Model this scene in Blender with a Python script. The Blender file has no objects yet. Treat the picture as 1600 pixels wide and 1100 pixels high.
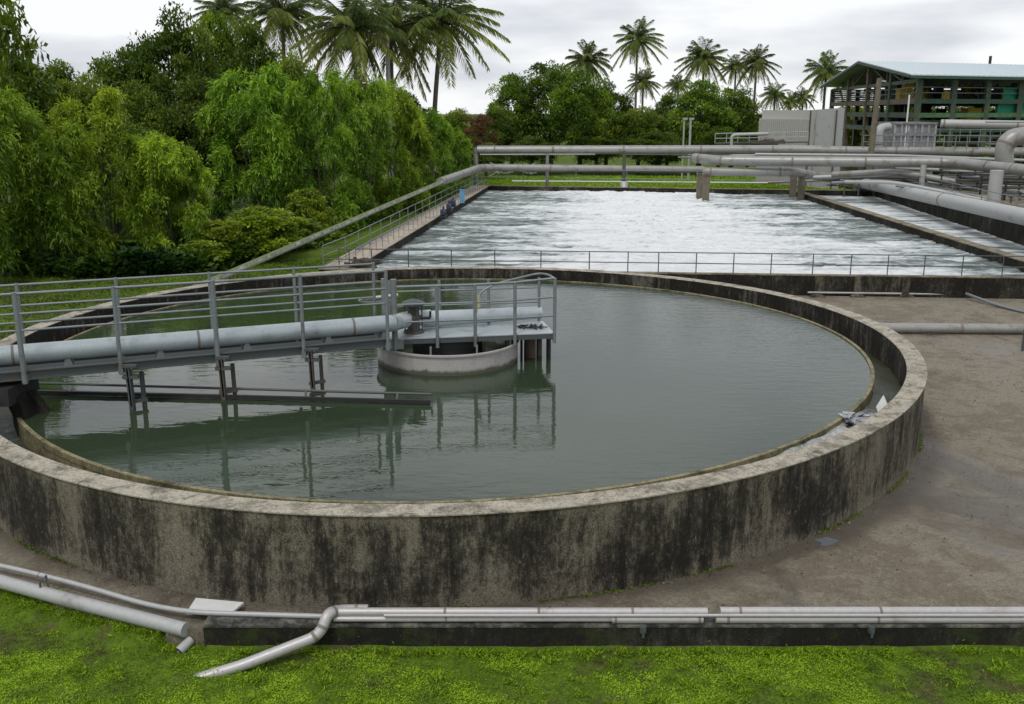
import bpy, math, random
import numpy as np
from mathutils import Vector
R_=math.radians
SC=bpy.context.scene
COL=SC.collection
# ------------------------------------------------------------------ camera
F_,PITCH,CH=1515.,.2430,8.64          # focal length in photo pixels, pitch, eye height
cam=bpy.data.cameras.new("camera"); camo=bpy.data.objects.new("camera",cam); COL.objects.link(camo)
cam.sensor_width=36; cam.lens=F_*36/1600; cam.clip_end=5000; cam.clip_start=.1
camo.location=(0,0,CH); camo.rotation_euler=(math.pi/2-PITCH,0,0)
SC.camera=camo
# ------------------------------------------------------------------ sky (overcast) and sun
SUN_EL,SUN_ROT=R_(58),R_(205)
W=bpy.data.worlds.new("World"); SC.world=W; W.use_nodes=True
nt=W.node_tree; nt.nodes.clear()
def wn(t,**k):
    n=nt.nodes.new(t)
    for a,b in k.items(): setattr(n,a,b)
    return n
out=wn('ShaderNodeOutputWorld'); bg=wn('ShaderNodeBackground'); bg.inputs[1].default_value=.1
sky=wn('ShaderNodeTexSky'); sky.sky_type='NISHITA'; sky.sun_disc=False; sky.sun_elevation=SUN_EL; sky.sun_rotation=SUN_ROT
tc=wn('ShaderNodeTexCoord'); mp=wn('ShaderNodeMapping'); mp.inputs['Scale'].default_value=(1.,1.,4.6); mp.inputs['Location'].default_value=(.35,.2,.1)
nz=wn('ShaderNodeTexNoise'); nz.inputs['Scale'].default_value=2.9; nz.inputs['Detail'].default_value=5; nz.inputs['Roughness'].default_value=.5
cr=wn('ShaderNodeValToRGB'); cr.color_ramp.elements[0].position=.38; cr.color_ramp.elements[1].position=.58
cr.color_ramp.elements[0].color=(6.0,6.35,7.1,1); cr.color_ramp.elements[1].color=(10.2,10.3,10.45,1)
mx=wn('ShaderNodeMix',data_type='RGBA'); mx.inputs[0].default_value=.93
nt.links.new(tc.outputs['Generated'],mp.inputs[0]); nt.links.new(mp.outputs[0],nz.inputs[0]); nt.links.new(nz.outputs[0],cr.inputs[0])
nt.links.new(sky.outputs[0],mx.inputs[6]); nt.links.new(cr.outputs[0],mx.inputs[7]); nt.links.new(mx.outputs[2],bg.inputs[0]); nt.links.new(bg.outputs[0],out.inputs[0])
sun=bpy.data.lights.new("sun",'SUN'); sun.energy=1.5; sun.angle=R_(14); sun.color=(1,.97,.91)
so=bpy.data.objects.new("sun",sun); COL.objects.link(so)
_d=Vector((math.sin(SUN_ROT)*math.cos(SUN_EL),math.cos(SUN_ROT)*math.cos(SUN_EL),math.sin(SUN_EL)))
so.rotation_euler=_d.to_track_quat('Z','Y').to_euler(); so.location=(0,0,60)
vs=SC.view_settings; vs.view_transform='Standard'; vs.look='None'; vs.exposure=0; vs.gamma=1
# ------------------------------------------------------------------ helpers
def ray(px,py):
    u=(px-800)/F_; v=-(py-550)/F_; c,s=math.cos(PITCH),math.sin(PITCH)
    return (u,c+v*s,-s+v*c)
def at(px,py,z):
    q=ray(px,py); t=(z-CH)/q[2]; return Vector((q[0]*t,q[1]*t,z))
def aty(px,py,Y):
    q=ray(px,py); t=Y/q[1]; return Vector((q[0]*t,Y,CH+q[2]*t))
def pxof(P):
    x,y,z=P[0],P[1],P[2]-CH; c,s=math.cos(PITCH),math.sin(PITCH); D=y*c-z*s
    return 800+F_*x/D
def tag(o,label=None,cat=None,group=None,kind=None):
    if label: o['label']=label
    if cat: o['category']=cat
    if group: o['group']=group
    if kind: o['kind']=kind
    return o
def thing(name,label,cat,loc=(0,0,0),group=None):
    o=bpy.data.objects.new(name,None); COL.objects.link(o); o.location=loc; o.empty_display_size=.2
    return tag(o,label,cat,group)
def frame(d):
    d=Vector(d).normalized(); up=Vector((0,0,1)) if abs(d.z)<.95 else Vector((1,0,0))
    a=d.cross(up).normalized(); b=a.cross(d).normalized(); return a,b
class MB:
    def __init__(s): s.v=[]; s.f=[]; s.sm=[]
    def add(s,vs,fs,smooth=False):
        n=len(s.v); s.v+= [tuple(q) for q in vs]; s.f+=[tuple(i+n for i in f) for f in fs]; s.sm+=[smooth]*len(fs); return s
    def box(s,lo,hi):
        x0,y0,z0=lo; x1,y1,z1=hi
        return s.hexa([(x0,y0,z0),(x1,y0,z0),(x1,y1,z0),(x0,y1,z0)],[(x0,y0,z1),(x1,y0,z1),(x1,y1,z1),(x0,y1,z1)])
    def hexa(s,b,t):
        n=len(b); fs=[tuple(reversed(range(n))),tuple(range(n,2*n))]
        for i in range(n): j=(i+1)%n; fs.append((i,j,n+j,n+i))
        return s.add(list(b)+list(t),fs)
    def prism(s,poly,z0,z1): return s.hexa([(x,y,z0) for x,y in poly],[(x,y,z1) for x,y in poly])
    def beam(s,p,q,w,h,up=None):        # rectangular bar between two points; w sideways, h up
        p,q=Vector(p),Vector(q); a,b=frame(q-p)
        c=[(-w/2,-h/2),(w/2,-h/2),(w/2,h/2),(-w/2,h/2)]
        return s.hexa([p+a*i+b*j for i,j in c],[q+a*i+b*j for i,j in c])
    def ibeam(s,p,q,w,h,t=.025):
        p,q=Vector(p),Vector(q); a,b=frame(q-p)
        s.beam(p+b*(h/2-t/2),q+b*(h/2-t/2),w,t); s.beam(p-b*(h/2-t/2),q-b*(h/2-t/2),w,t)
        return s.beam(p,q,t,h-2*t-.002)
    def tube(s,pts,r,n=14,cap=True,rs=None):
        pts=[Vector(p) for p in pts]; m=len(pts); rings=[]; A=None
        for i,p in enumerate(pts):
            d=(pts[min(i+1,m-1)]-pts[max(i-1,0)]).normalized()
            if A is None: A,_b=frame(d)
            A=(A-d*A.dot(d)).normalized(); B=d.cross(A)
            rr=rs[i] if rs else r
            rings.append([p+(A*math.cos(2*math.pi*k/n)+B*math.sin(2*math.pi*k/n))*rr for k in range(n)])
        vs=[v for g in rings for v in g]; fs=[]
        for i in range(m-1):
            for k in range(n):
                l=(k+1)%n; fs.append((i*n+k,i*n+l,(i+1)*n+l,(i+1)*n+k))
        s.add(vs,fs,True)
        if cap:
            s.add(rings[0],[tuple(reversed(range(n)))]); s.add(rings[-1],[tuple(range(n))])
        return s
    def lathe(s,c,prof,n=32,fr=None,a0=0,a1=2*math.pi,smooth=True,closed=False):
        full=abs(a1-a0-2*math.pi)<1e-6; m=n if full else n+1; vs=[]; k=len(prof)
        for i in range(m):
            t=a0+(a1-a0)*i/n; g=fr(t) if fr else 1
            for r,z in prof: vs.append((c[0]+math.cos(t)*r*g,c[1]+math.sin(t)*r*g,c[2]+z))
        fs=[]
        for i in range(n):
            j=(i+1)%m
            for q in range(k if closed else k-1):
                w=(q+1)%k; fs.append((i*k+q,j*k+q,j*k+w,i*k+w))
        if not smooth: return s.add(vs,fs,False)
        # split profile corners: each profile segment gets its own verts
        for q in range(k if closed else k-1):
            w=(q+1)%k; vv=[]
            for i in range(m): vv+= [vs[i*k+q],vs[i*k+w]]
            ff=[(2*i,2*((i+1)%m),2*((i+1)%m)+1,2*i+1) for i in range(n)]
            s.add(vv,ff,True)
        return s
    def build(s,name,mat,parent=None):
        me=bpy.data.meshes.new(name); off=Vector(parent_world(parent)) if parent else Vector((0,0,0))
        me.from_pydata([(x-off.x,y-off.y,z-off.z) for x,y,z in s.v],[],s.f)
        me.polygons.foreach_set('use_smooth',s.sm); me.update()
        if isinstance(mat,(list,tuple)):
            for m in mat: me.materials.append(m)
        else: me.materials.append(mat)
        o=bpy.data.objects.new(name,me); COL.objects.link(o)
        if parent: o.parent=parent
        return o
def parent_world(o):
    v=Vector((0,0,0))
    while o: v=v+o.location; o=o.parent
    return v
def npmesh(name,V,Fq,mat,parent=None,attrs=None,smooth=False):
    """quads from numpy arrays; attrs: point float attributes"""
    me=bpy.data.meshes.new(name); n=len(V); m=len(Fq); k=Fq.shape[1]
    me.vertices.add(n); me.vertices.foreach_set('co',V.astype(np.float32).ravel())
    me.loops.add(m*k); me.loops.foreach_set('vertex_index',Fq.astype(np.int32).ravel())
    me.polygons.add(m); me.polygons.foreach_set('loop_start',np.arange(0,m*k,k,dtype=np.int32))
    try: me.polygons.foreach_set('loop_total',np.full(m,k,dtype=np.int32))
    except Exception: pass
    if smooth: me.polygons.foreach_set('use_smooth',np.ones(m,dtype=bool))
    me.update(calc_edges=True)
    for a,x in (attrs or {}).items():
        at_=me.attributes.new(a,'FLOAT','POINT'); at_.data.foreach_set('value',x.astype(np.float32))
    me.materials.append(mat)
    o=bpy.data.objects.new(name,me); COL.objects.link(o)
    if parent: o.parent=parent
    return o
def fillet(pts,rad,n=7):
    pts=[Vector(p) for p in pts]; o=[pts[0]]
    for i in range(1,len(pts)-1):
        a,b,c=pts[i-1],pts[i],pts[i+1]; d1=(a-b); d2=(c-b); r=min(rad,d1.length*.49,d2.length*.49)
        p=b+d1.normalized()*r; q=b+d2.normalized()*r
        for k in range(n+1):
            t=k/n; o.append(p*(1-t)**2+b*2*t*(1-t)+q*t*t)
    o.append(pts[-1]); return o
def vnoise(x,y,seed=0,oct=3):
    """smooth value noise, numpy, about 0..1"""
    rng=np.random.RandomState(seed); T=rng.rand(256,256); r=0; amp=1; tot=0
    for o in range(oct):
        xi=np.floor(x).astype(int); yi=np.floor(y).astype(int); fx=x-xi; fy=y-yi
        fx=fx*fx*(3-2*fx); fy=fy*fy*(3-2*fy)
        g=lambda a,b:T[(a+o*37)%256,(b+o*71)%256]
        r=r+amp*((g(xi,yi)*(1-fx)+g(xi+1,yi)*fx)*(1-fy)+(g(xi,yi+1)*(1-fx)+g(xi+1,yi+1)*fx)*fy)
        tot+=amp; amp*=.5; x=x*2.03+11.3; y=y*2.03+5.7
    return r/tot
# ------------------------------------------------------------------ materials
class NM:
    def __init__(s,name):
        s.m=bpy.data.materials.new(name); s.m.use_nodes=True; s.t=s.m.node_tree; s.b=s.t.nodes['Principled BSDF']; s.out=s.t.nodes['Material Output']
        s.geo=s.n('ShaderNodeNewGeometry'); s.tcn=s.n('ShaderNodeTexCoord')
    def n(s,t,**k):
        q=s.t.nodes.new(t)
        for a,b in k.items(): setattr(q,a,b)
        return q
    def l(s,a,b): s.t.links.new(a,b)
    def set(s,k,v): s.b.inputs[k].default_value=v
    def noise(s,scale,detail=4,rough=.6,stretch=(1,1,1),loc=(0,0,0),dist=0,src='obj'):
        mp=s.n('ShaderNodeMapping'); mp.inputs['Scale'].default_value=stretch; mp.inputs['Location'].default_value=loc
        s.l(s.geo.outputs['Position'] if src=='pos' else s.tcn.outputs['Object'],mp.inputs[0])
        q=s.n('ShaderNodeTexNoise'); q.inputs['Scale'].default_value=scale; q.inputs['Detail'].default_value=detail; q.inputs['Roughness'].default_value=rough; q.inputs['Distortion'].default_value=dist
        s.l(mp.outputs[0],q.inputs['Vector']); return q.outputs[0]
    def ramp(s,x,stops):
        q=s.n('ShaderNodeValToRGB'); e=q.color_ramp.elements
        while len(e)<len(stops): e.new(.5)
        for i,(p,c) in enumerate(stops):
            e[i].position=p; e[i].color=(*c,1) if isinstance(c,tuple) else (c,c,c,1)
        s.l(x,q.inputs[0]); return q.outputs[0]
    def mix(s,f,a,b,mode='MIX'):
        q=s.n('ShaderNodeMix',data_type='RGBA',blend_type=mode)
        for i,x in ((0,f),(6,a),(7,b)):
            if isinstance(x,(int,float)): q.inputs[i].default_value=x if i==0 else (x,x,x,1)
            elif isinstance(x,tuple): q.inputs[i].default_value=(*x,1)
            else: s.l(x,q.inputs[i])
        return q.outputs[2]
    def math(s,op,a,b=0,clamp=False):
        q=s.n('ShaderNodeMath',operation=op); q.use_clamp=clamp
        for i,x in ((0,a),(1,b)):
            if isinstance(x,(int,float)): q.inputs[i].default_value=x
            else: s.l(x,q.inputs[i])
        return q.outputs[0]
    def attr(s,name):
        q=s.n('ShaderNodeAttribute'); q.attribute_name=name; return q.outputs['Fac']
    def sep(s,src='pos'):
        q=s.n('ShaderNodeSeparateXYZ'); s.l(s.geo.outputs['Position'] if src=='pos' else s.geo.outputs['Normal'],q.inputs[0]); return q.outputs
    def bump(s,h,strength=.5,dist=.02):
        q=s.n('ShaderNodeBump'); q.inputs['Strength'].default_value=strength; q.inputs['Distance'].default_value=dist
        s.l(h,q.inputs['Height']); s.l(q.outputs[0],s.b.inputs['Normal']); return q
    def col(s,c):
        if isinstance(c,tuple): s.b.inputs['Base Color'].default_value=(*c,1)
        else: s.l(c,s.b.inputs['Base Color'])
        return s
    def rough(s,r):
        if isinstance(r,(int,float)): s.b.inputs['Roughness'].default_value=r
        else: s.l(r,s.b.inputs['Roughness'])
        return s

def m_wall(name,base=(.15,.135,.105),dark=(.014,.013,.010),light=(.30,.27,.21),amt=.5,streak=2.2,moss=None,drip=1.,foot=0.):
    m=NM(name)
    a=m.noise(streak*1.9,8,.80,(1,1,.13),src='pos',dist=.25)             # narrow vertical runs
    b=m.noise(.6,5,.65,(1,1,.55),(3,1,2),src='pos',dist=.3)     # large patches
    c=m.noise(8,9,.86,(1,1,.7),src='pos',dist=.2)               # fine blotches
    k=m.math('ADD',m.math('MULTIPLY',a,.62*drip),m.math('MULTIPLY',b,.75)); k=m.math('ADD',k,m.math('MULTIPLY',c,.62))
    k=m.math('SUBTRACT',k,.685-.125+.31*drip+(amt-.5)*.9)
    if foot:
        z=m.sep('pos')[2]; k=m.math('ADD',k,m.math('MULTIPLY',m.ramp(z,[(0,1.),(.32,0.)]),foot)); k=m.math('ADD',k,m.math('MULTIPLY',m.ramp(m.math('SUBTRACT',z,.8),[(.72,0.),(.95,1.)]),foot*.45))
    f=m.ramp(k,[(.0,1.),(.09,.85),(.20,.25),(.32,0.)])
    d=m.ramp(m.noise(24,8,.88,(1,1,.8),src='pos'),[(.38,base),(.62,light)])
    colr=m.mix(f,d,dark)
    pits=m.ramp(m.noise(40,4,.8,src='pos'),[(.40,1.),(.48,0.)])
    colr=m.mix(m.math('MULTIPLY',pits,.85),colr,dark)
    chips=m.ramp(m.noise(13,7,.85,(1,1,.45),src='pos',loc=(9,3,1)),[(.58,0.),(.65,.6)])
    colr=m.mix(chips,colr,light)
    if moss:
        g=m.ramp(m.noise(1.3,5,.7,src='pos'),[(.52,0.),(.66,.8)]); colr=m.mix(g,colr,moss)
    m.col(colr).rough(.88); m.set('Specular IOR Level',.22)
    m.bump(m.math('ADD',c,m.noise(45,4,.7,src='pos')),.7,.035)
    return m.m
def m_top(name,base=(.33,.30,.24),dark=(.05,.044,.034),scale=2.4,lo=.40,hi=.56,light=(.52,.48,.40)):
    m=NM(name)
    a=m.noise(scale,8,.75,src='pos',dist=.6); b=m.noise(.7,3,.6,src='pos'); e=m.noise(16,6,.8,src='pos')
    f=m.ramp(m.math('ADD',m.math('MULTIPLY',a,.6),m.math('MULTIPLY',b,.4)),[(lo,1.),(hi,0.)])
    c=m.mix(f,m.ramp(e,[(.35,base),(.65,light)]),dark)
    sp=m.ramp(m.noise(30,5,.7,src='pos'),[(.36,.8),(.46,0.)]); c=m.mix(sp,c,dark)
    m.col(c).rough(.85); m.set('Specular IOR Level',.25); m.bump(e,.45,.02); return m.m
def m_rim():
    m=NM('rim_top'); P=m.sep('pos'); dx=m.math('SUBTRACT',P[0],-1.85); dy=m.math('SUBTRACT',P[1],29.93); rad=m.math('SQRT',m.math('ADD',m.math('MULTIPLY',dx,dx),m.math('MULTIPLY',dy,dy)))
    a=m.noise(2.2,8,.78,src='pos',dist=.6); e=m.noise(15,7,.82,src='pos'); g=m.noise(34,5,.8,src='pos')
    c=m.ramp(e,[(.35,(.30,.27,.21)),(.65,(.50,.46,.38))])
    c=m.mix(m.ramp(a,[(.36,.9),(.52,0.)]),c,(.075,.065,.048))
    c=m.mix(m.ramp(m.noise(1.1,7,.8,src='pos',loc=(4,1,0)),[(.38,.7),(.50,0.)]),c,(.11,.10,.07))
    c=m.mix(m.ramp(g,[(.38,.85),(.47,0.)]),c,(.04,.035,.025)); m.col(c).rough(.88); m.set('Specular IOR Level',.25); m.bump(e,.5,.02); return m.m
def m_pipe(name,base=(.46,.47,.48),rust=(.12,.085,.055),amt=.5,rough=.42,metal=.35,moss=None,light=None):
    m=NM(name)
    a=m.noise(1.1,6,.7,src='pos'); b=m.noise(11,6,.75,src='pos')
    k=m.math('ADD',m.math('MULTIPLY',a,.7),m.math('MULTIPLY',b,.3))
    f=m.ramp(k,[(.62-amt*.12,0.),(.74-amt*.08,.9)])
    base2=tuple(x*.86 for x in base)
    c=m.mix(f,m.ramp(b,[(.3,base2),(.7,light or tuple(min(.9,x*1.08) for x in base))]),rust)
    if moss:
        nz_=m.sep('n')[2]; g=m.ramp(m.math('ADD',m.math('MULTIPLY',nz_,.35),m.noise(1.6,5,.7,src='pos')),[(.55,0.),(.72,.9)]); c=m.mix(g,c,moss)
    m.col(c); m.set('Metallic',metal); m.rough(m.ramp(b,[(.3,rough*.8),(.7,rough*1.35)])); m.bump(b,.05,.004); return m.m
def m_plain(name,c,rough=.7,metal=0,var=.25,scale=6):
    m=NM(name); a=m.noise(scale,5,.7,src='pos')
    m.col(m.ramp(a,[(.3,tuple(x*(1-var) for x in c)),(.7,tuple(min(1,x*(1+var)) for x in c))])).rough(rough); m.set('Metallic',metal); return m.m
def m_leaf(name,stops,trans=.35):
    m=NM(name)
    c=m.ramp(m.attr('tint'),stops)
    oi=m.n('ShaderNodeObjectInfo'); hs=m.n('ShaderNodeHueSaturation'); hs.inputs['Saturation'].default_value=1.
    m.l(m.math('ADD',m.math('MULTIPLY',oi.outputs['Random'],.016),.492),hs.inputs['Hue']); m.l(m.math('ADD',m.math('MULTIPLY',oi.outputs['Random'],.3),.85),hs.inputs['Value']); m.l(c,hs.inputs['Color'])
    d=m.b; m.l(hs.outputs[0],d.inputs['Base Color']); d.inputs['Roughness'].default_value=.5; d.inputs['Specular IOR Level'].default_value=.25
    t=m.n('ShaderNodeBsdfTranslucent'); mm=m.mix(1.,hs.outputs[0],(1.15,1.2,.5),'MULTIPLY'); m.l(mm,t.inputs[0])
    x=m.n('ShaderNodeMixShader'); x.inputs[0].default_value=trans; m.l(d.outputs[0],x.inputs[1]); m.l(t.outputs[0],x.inputs[2]); m.l(x.outputs[0],m.out.inputs[0])
    return m.m
M={}
M['wall']=m_wall('tank_concrete',base=(.17,.148,.108),light=(.32,.285,.215),dark=(.018,.016,.012),amt=.52,foot=.10,drip=.95)
M['inner']=m_wall('tank_inner_concrete',amt=.60,base=(.12,.11,.09),light=(.22,.20,.16),streak=2.6,drip=1.5)
M['top']=m_top('rim_concrete')
M['rim']=m_rim()
M['basin']=m_wall('basin_concrete',base=(.10,.09,.07),light=(.2,.18,.14),amt=.60,moss=None)
M['pilaster']=m_wall('pilaster_concrete',base=(.16,.145,.11),light=(.24,.21,.16),amt=.52)
M['basintop']=m_top('basin_top',base=(.20,.17,.12),light=(.3,.26,.18),dark=(.07,.06,.045))
M['walk']=m_top('walkway_concrete',base=(.36,.30,.24),light=(.46,.40,.33),dark=(.16,.13,.1),lo=.36,hi=.5)
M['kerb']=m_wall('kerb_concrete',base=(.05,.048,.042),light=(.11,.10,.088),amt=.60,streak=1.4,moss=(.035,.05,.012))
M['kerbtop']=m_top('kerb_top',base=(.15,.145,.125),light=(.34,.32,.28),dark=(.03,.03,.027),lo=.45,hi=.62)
M['crest']=m_top('weir_plate',base=(.16,.14,.075),light=(.34,.30,.18),dark=(.06,.055,.025),scale=4)
M['galv']=m_pipe('galvanised_steel',(.22,.245,.25),amt=.6,rough=.5,metal=.45)
M['galvd']=m_pipe('weathered_steel',(.085,.098,.098),amt=.7,rough=.6,metal=.3)
M['bigpipe']=m_pipe('pale_pipe',(.40,.45,.47),rust=(.17,.17,.15),amt=.75,rough=.36,metal=.15)
M['pipe']=m_pipe('grey_pipe',(.29,.29,.275),amt=.9,rough=.4,metal=.3)
M['pipew']=m_pipe('pale_grey_pipe',(.38,.385,.38),rust=(.15,.14,.12),amt=.55,rough=.45,metal=.1)
M['steel']=m_pipe('stainless_pipe',(.44,.425,.42),rust=(.17,.13,.10),amt=.6,rough=.42,metal=.25)
M['seam']=m_pipe('rusty_joint',(.20,.18,.15),rust=(.10,.06,.035),amt=.9,rough=.7,metal=.1)
M['mosspipe']=m_pipe('mossy_pipe',(.4,.41,.38),amt=.55,rough=.6,metal=.1,moss=(.10,.13,.03))
M['rust']=m_pipe('rusty_iron',(.10,.09,.075),rust=(.09,.045,.02),amt=1.0,rough=.8,metal=.2)
def m_drum():
    m=NM('drum_steel'); z=m.sep('pos')[2]; n=m.noise(3,6,.7,(1,1,.4),src='pos'); f=m.noise(16,6,.8,src='pos')
    c=m.ramp(f,[(.3,(.30,.285,.27)),(.7,(.44,.42,.40))])
    c=m.mix(m.ramp(m.noise(5,6,.75,(1,1,.15),src='pos'),[(.55,0.),(.72,.6)]),c,(.17,.14,.11))
    k=m.math('SUBTRACT',m.math('SUBTRACT',z,1.38),m.math('MULTIPLY',n,.28))
    c=m.mix(m.ramp(k,[(.0,.9),(.09,0.)]),c,(.05,.05,.03)); m.col(c).rough(.6); m.bump(f,.1,.01); return m.m
M['drum2']=m_drum()
M['dark']=m_plain('dark_iron',(.025,.025,.024),.6,.2)
M['drum']=m_pipe('drum_steel',(.33,.31,.30),rust=(.16,.13,.11),amt=.6,rough=.55,metal=.1)
M['white']=m_plain('white_panel',(.62,.62,.60),.5,0,.08)
M['panel']=m_pipe('panel_cladding',(.42,.41,.39),rust=(.22,.17,.12),amt=.35,rough=.6,metal=0)
M['green']=m_plain('green_paint',(.025,.07,.042),.5,0,.5,3)
M['dgreen']=m_plain('dark_green_paint',(.015,.045,.03),.5,0,.3)
M['greend']=m_plain('faded_green_paint',(.05,.075,.045),.6,0,.5,3)
M['lgreen']=m_plain('pale_green_panel',(.06,.14,.055),.6,0,.4,2)
M['net']=m_plain('green_netting',(.01,.20,.12),.8,0,.3,4)
M['yellow']=m_plain('yellow_paint',(.5,.35,.03),.6,0,.3)
M['roof']=m_pipe('metal_roofing',(.62,.69,.72),rust=(.5,.53,.54),amt=.3,rough=.35,metal=.1)
M['brown']=m_plain('brown_concrete',(.14,.12,.085),.8,0,.35,2)
M['blue']=m_plain('blue_plastic',(.12,.30,.50),.5,0,.15)
M['dblue']=m_plain('dark_blue_paint',(.015,.03,.07),.5,0,.3)
M['bark']=m_plain('bark',(.11,.095,.075),.9,0,.45,5)
M['barkd']=m_plain('dark_bark',(.045,.038,.03),.9,0,.4,5)
M['yclamp']=m_plain('yellowed_clamp',(.42,.38,.2),.5,0,.2)
M['black']=m_plain('black_litter',(.012,.012,.012),.7)
M['litter']=m_plain('grey_plastic_litter',(.3,.31,.33),.4,0,.5,8)
M['block']=m_plain('block_wall',(.20,.20,.21),.85,0,.4,2)
M['blockl']=m_plain('block_rib',(.30,.30,.30),.85,0,.4,2)
M['culm']=m_plain('bamboo_culm',(.055,.06,.025),.6,0,.3)
G_=lambda r,g,b:(r,g,b)
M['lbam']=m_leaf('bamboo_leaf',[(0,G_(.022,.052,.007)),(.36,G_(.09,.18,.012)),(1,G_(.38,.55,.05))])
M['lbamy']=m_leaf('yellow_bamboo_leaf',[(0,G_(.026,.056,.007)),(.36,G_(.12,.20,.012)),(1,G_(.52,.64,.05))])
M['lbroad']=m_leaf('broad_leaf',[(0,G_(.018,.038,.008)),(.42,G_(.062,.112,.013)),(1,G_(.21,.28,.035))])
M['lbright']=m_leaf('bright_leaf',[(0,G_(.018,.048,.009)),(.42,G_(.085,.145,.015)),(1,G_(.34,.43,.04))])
M['lred']=m_leaf('red_brown_leaf',[(0,G_(.04,.035,.02)),(.5,G_(.13,.05,.03)),(1,G_(.12,.13,.03))])
M['lpalm']=m_leaf('palm_leaf',[(0,G_(.05,.085,.025)),(.45,G_(.13,.18,.04)),(1,G_(.36,.37,.10))],.25)
M['grit']=m_leaf('grit',[(0,G_(.02,.015,.01)),(.5,G_(.07,.052,.03)),(1,G_(.26,.22,.15))],.0)
M['moss']=m_leaf('moss_leaf',[(0,G_(.06,.042,.018)),(.2,G_(.05,.075,.008)),(.55,G_(.14,.235,.010)),(1,G_(.30,.46,.018))],.3)
# ground
def m_ground():
    m=NM('grass_ground')
    a=m.noise(.35,6,.65,src='pos'); b=m.noise(6,6,.75,src='pos'); c=m.noise(1.7,5,.7,src='pos')
    g=m.ramp(b,[(.3,(.040,.070,.009)),(.7,(.12,.195,.014))])
    s=m.ramp(b,[(.3,(.035,.028,.015)),(.7,(.09,.07,.04))])
    f=m.ramp(m.math('ADD',m.math('MULTIPLY',a,.5),m.math('MULTIPLY',c,.5)),[(.50,0.),(.60,.85)])
    m.col(m.mix(f,g,s)).rough(.95); m.set('Specular IOR Level',.1); m.bump(b,.8,.05); return m.m
M['ground']=m_ground()
def m_slab():
    m=NM('slab_concrete')
    a=m.noise(.22,6,.62,src='pos',dist=.5,stretch=(1.,.8,1)); b=m.noise(1.1,9,.78,src='pos',dist=.5); c=m.noise(11,8,.88,src='pos'); g=m.noise(42,4,.85,src='pos')
    k=m.math('ADD',m.math('MULTIPLY',a,.55),m.math('MULTIPLY',b,.45))
    base=m.ramp(k,[(.34,(.09,.066,.038)),(.43,(.17,.135,.085)),(.50,(.29,.25,.185)),(.57,(.17,.135,.085)),(.66,(.28,.24,.175))])
    base=m.mix(m.ramp(c,[(.38,.75),(.56,0.)]),base,(.07,.055,.036))
    base=m.mix(m.ramp(g,[(.42,.55),(.52,0.)]),base,(.025,.02,.016))
    base=m.mix(m.ramp(g,[(.56,0.),(.68,.5)]),base,(.36,.32,.25))
    # a wet run-off streak crossing the apron towards the right, and scattered damp patches
    P=m.sep('pos'); wob=m.math('MULTIPLY',m.math('SUBTRACT',m.noise(.5,4,.6,src='pos'),.5),2.2)
    ln=m.math('ADD',m.math('ADD',m.math('MULTIPLY',m.math('SUBTRACT',P[0],11.2),2.6),m.math('SUBTRACT',P[1],22.8)),wob)
    wl=m.math('MULTIPLY',m.ramp(m.math('MULTIPLY',m.math('ABSOLUTE',ln),.25),[(.25,1.),(.75,0.)]),m.ramp(m.math('MULTIPLY',P[1],.02),[(.50,1.),(.56,0.)]))
    side=m.ramp(m.math('MULTIPLY',P[0],.1),[(1.0,0.),(1.,1.)]) if False else None
    w=m.noise(.17,5,.6,src='pos',loc=(5.1,2.3,0),stretch=(1.3,.55,1),dist=.8)
    wet=m.math('MAXIMUM',m.math('MULTIPLY',m.ramp(w,[(.53,0.),(.62,.8)]),1.),m.math('MULTIPLY',wl,.95))
    wet=m.math('MULTIPLY',wet,m.ramp(b,[(.32,.35),(.5,1.)]))
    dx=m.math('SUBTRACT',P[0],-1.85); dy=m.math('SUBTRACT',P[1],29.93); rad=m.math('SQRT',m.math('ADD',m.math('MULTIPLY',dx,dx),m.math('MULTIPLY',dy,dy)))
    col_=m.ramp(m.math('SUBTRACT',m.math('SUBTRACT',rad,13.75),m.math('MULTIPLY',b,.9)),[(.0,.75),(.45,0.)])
    base=m.mix(col_,base,(.045,.034,.022))  # dirt collar round the tank foot; dark contact shade is painted in with it
    base=m.mix(m.math('MULTIPLY',wet,.5),base,(.075,.068,.058))
    crk=m.n('ShaderNodeTexVoronoi',feature='DISTANCE_TO_EDGE'); crk.inputs['Scale'].default_value=.16
    mp=m.n('ShaderNodeVectorMath',operation='ADD'); m.l(m.geo.outputs['Position'],mp.inputs[0]); nn_=m.n('ShaderNodeTexNoise'); nn_.inputs['Scale'].default_value=1.3; nn_.inputs['Detail'].default_value=5; m.l(m.geo.outputs['Position'],nn_.inputs[0]); m.l(nn_.outputs[1],mp.inputs[1]); m.l(mp.outputs[0],crk.inputs['Vector'])
    base=m.mix(m.math('MULTIPLY',m.ramp(crk.outputs[0],[(.001,1.),(.005,0.)]),.25),base,(.03,.025,.018))
    m.col(base); m.rough(m.ramp(wet,[(0,.88),(.8,.2)])); m.set('Specular IOR Level',.7)
    m.bump(m.math('ADD',m.math('ADD',c,g),m.math('MULTIPLY',b,1.5)),.6,.03); return m.m
M['slab']=m_slab()
def m_soil():
    m=NM('brown_soil'); b=m.noise(5,7,.75,src='pos'); a=m.noise(.8,4,.6,src='pos')
    m.col(m.mix(m.ramp(a,[(.4,0.),(.65,.7)]),m.ramp(b,[(.3,(.05,.033,.018)),(.7,(.15,.105,.06))]),(.055,.06,.02))).rough(.8); m.bump(b,.6,.03); return m.m
M['soil']=m_soil()
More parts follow.
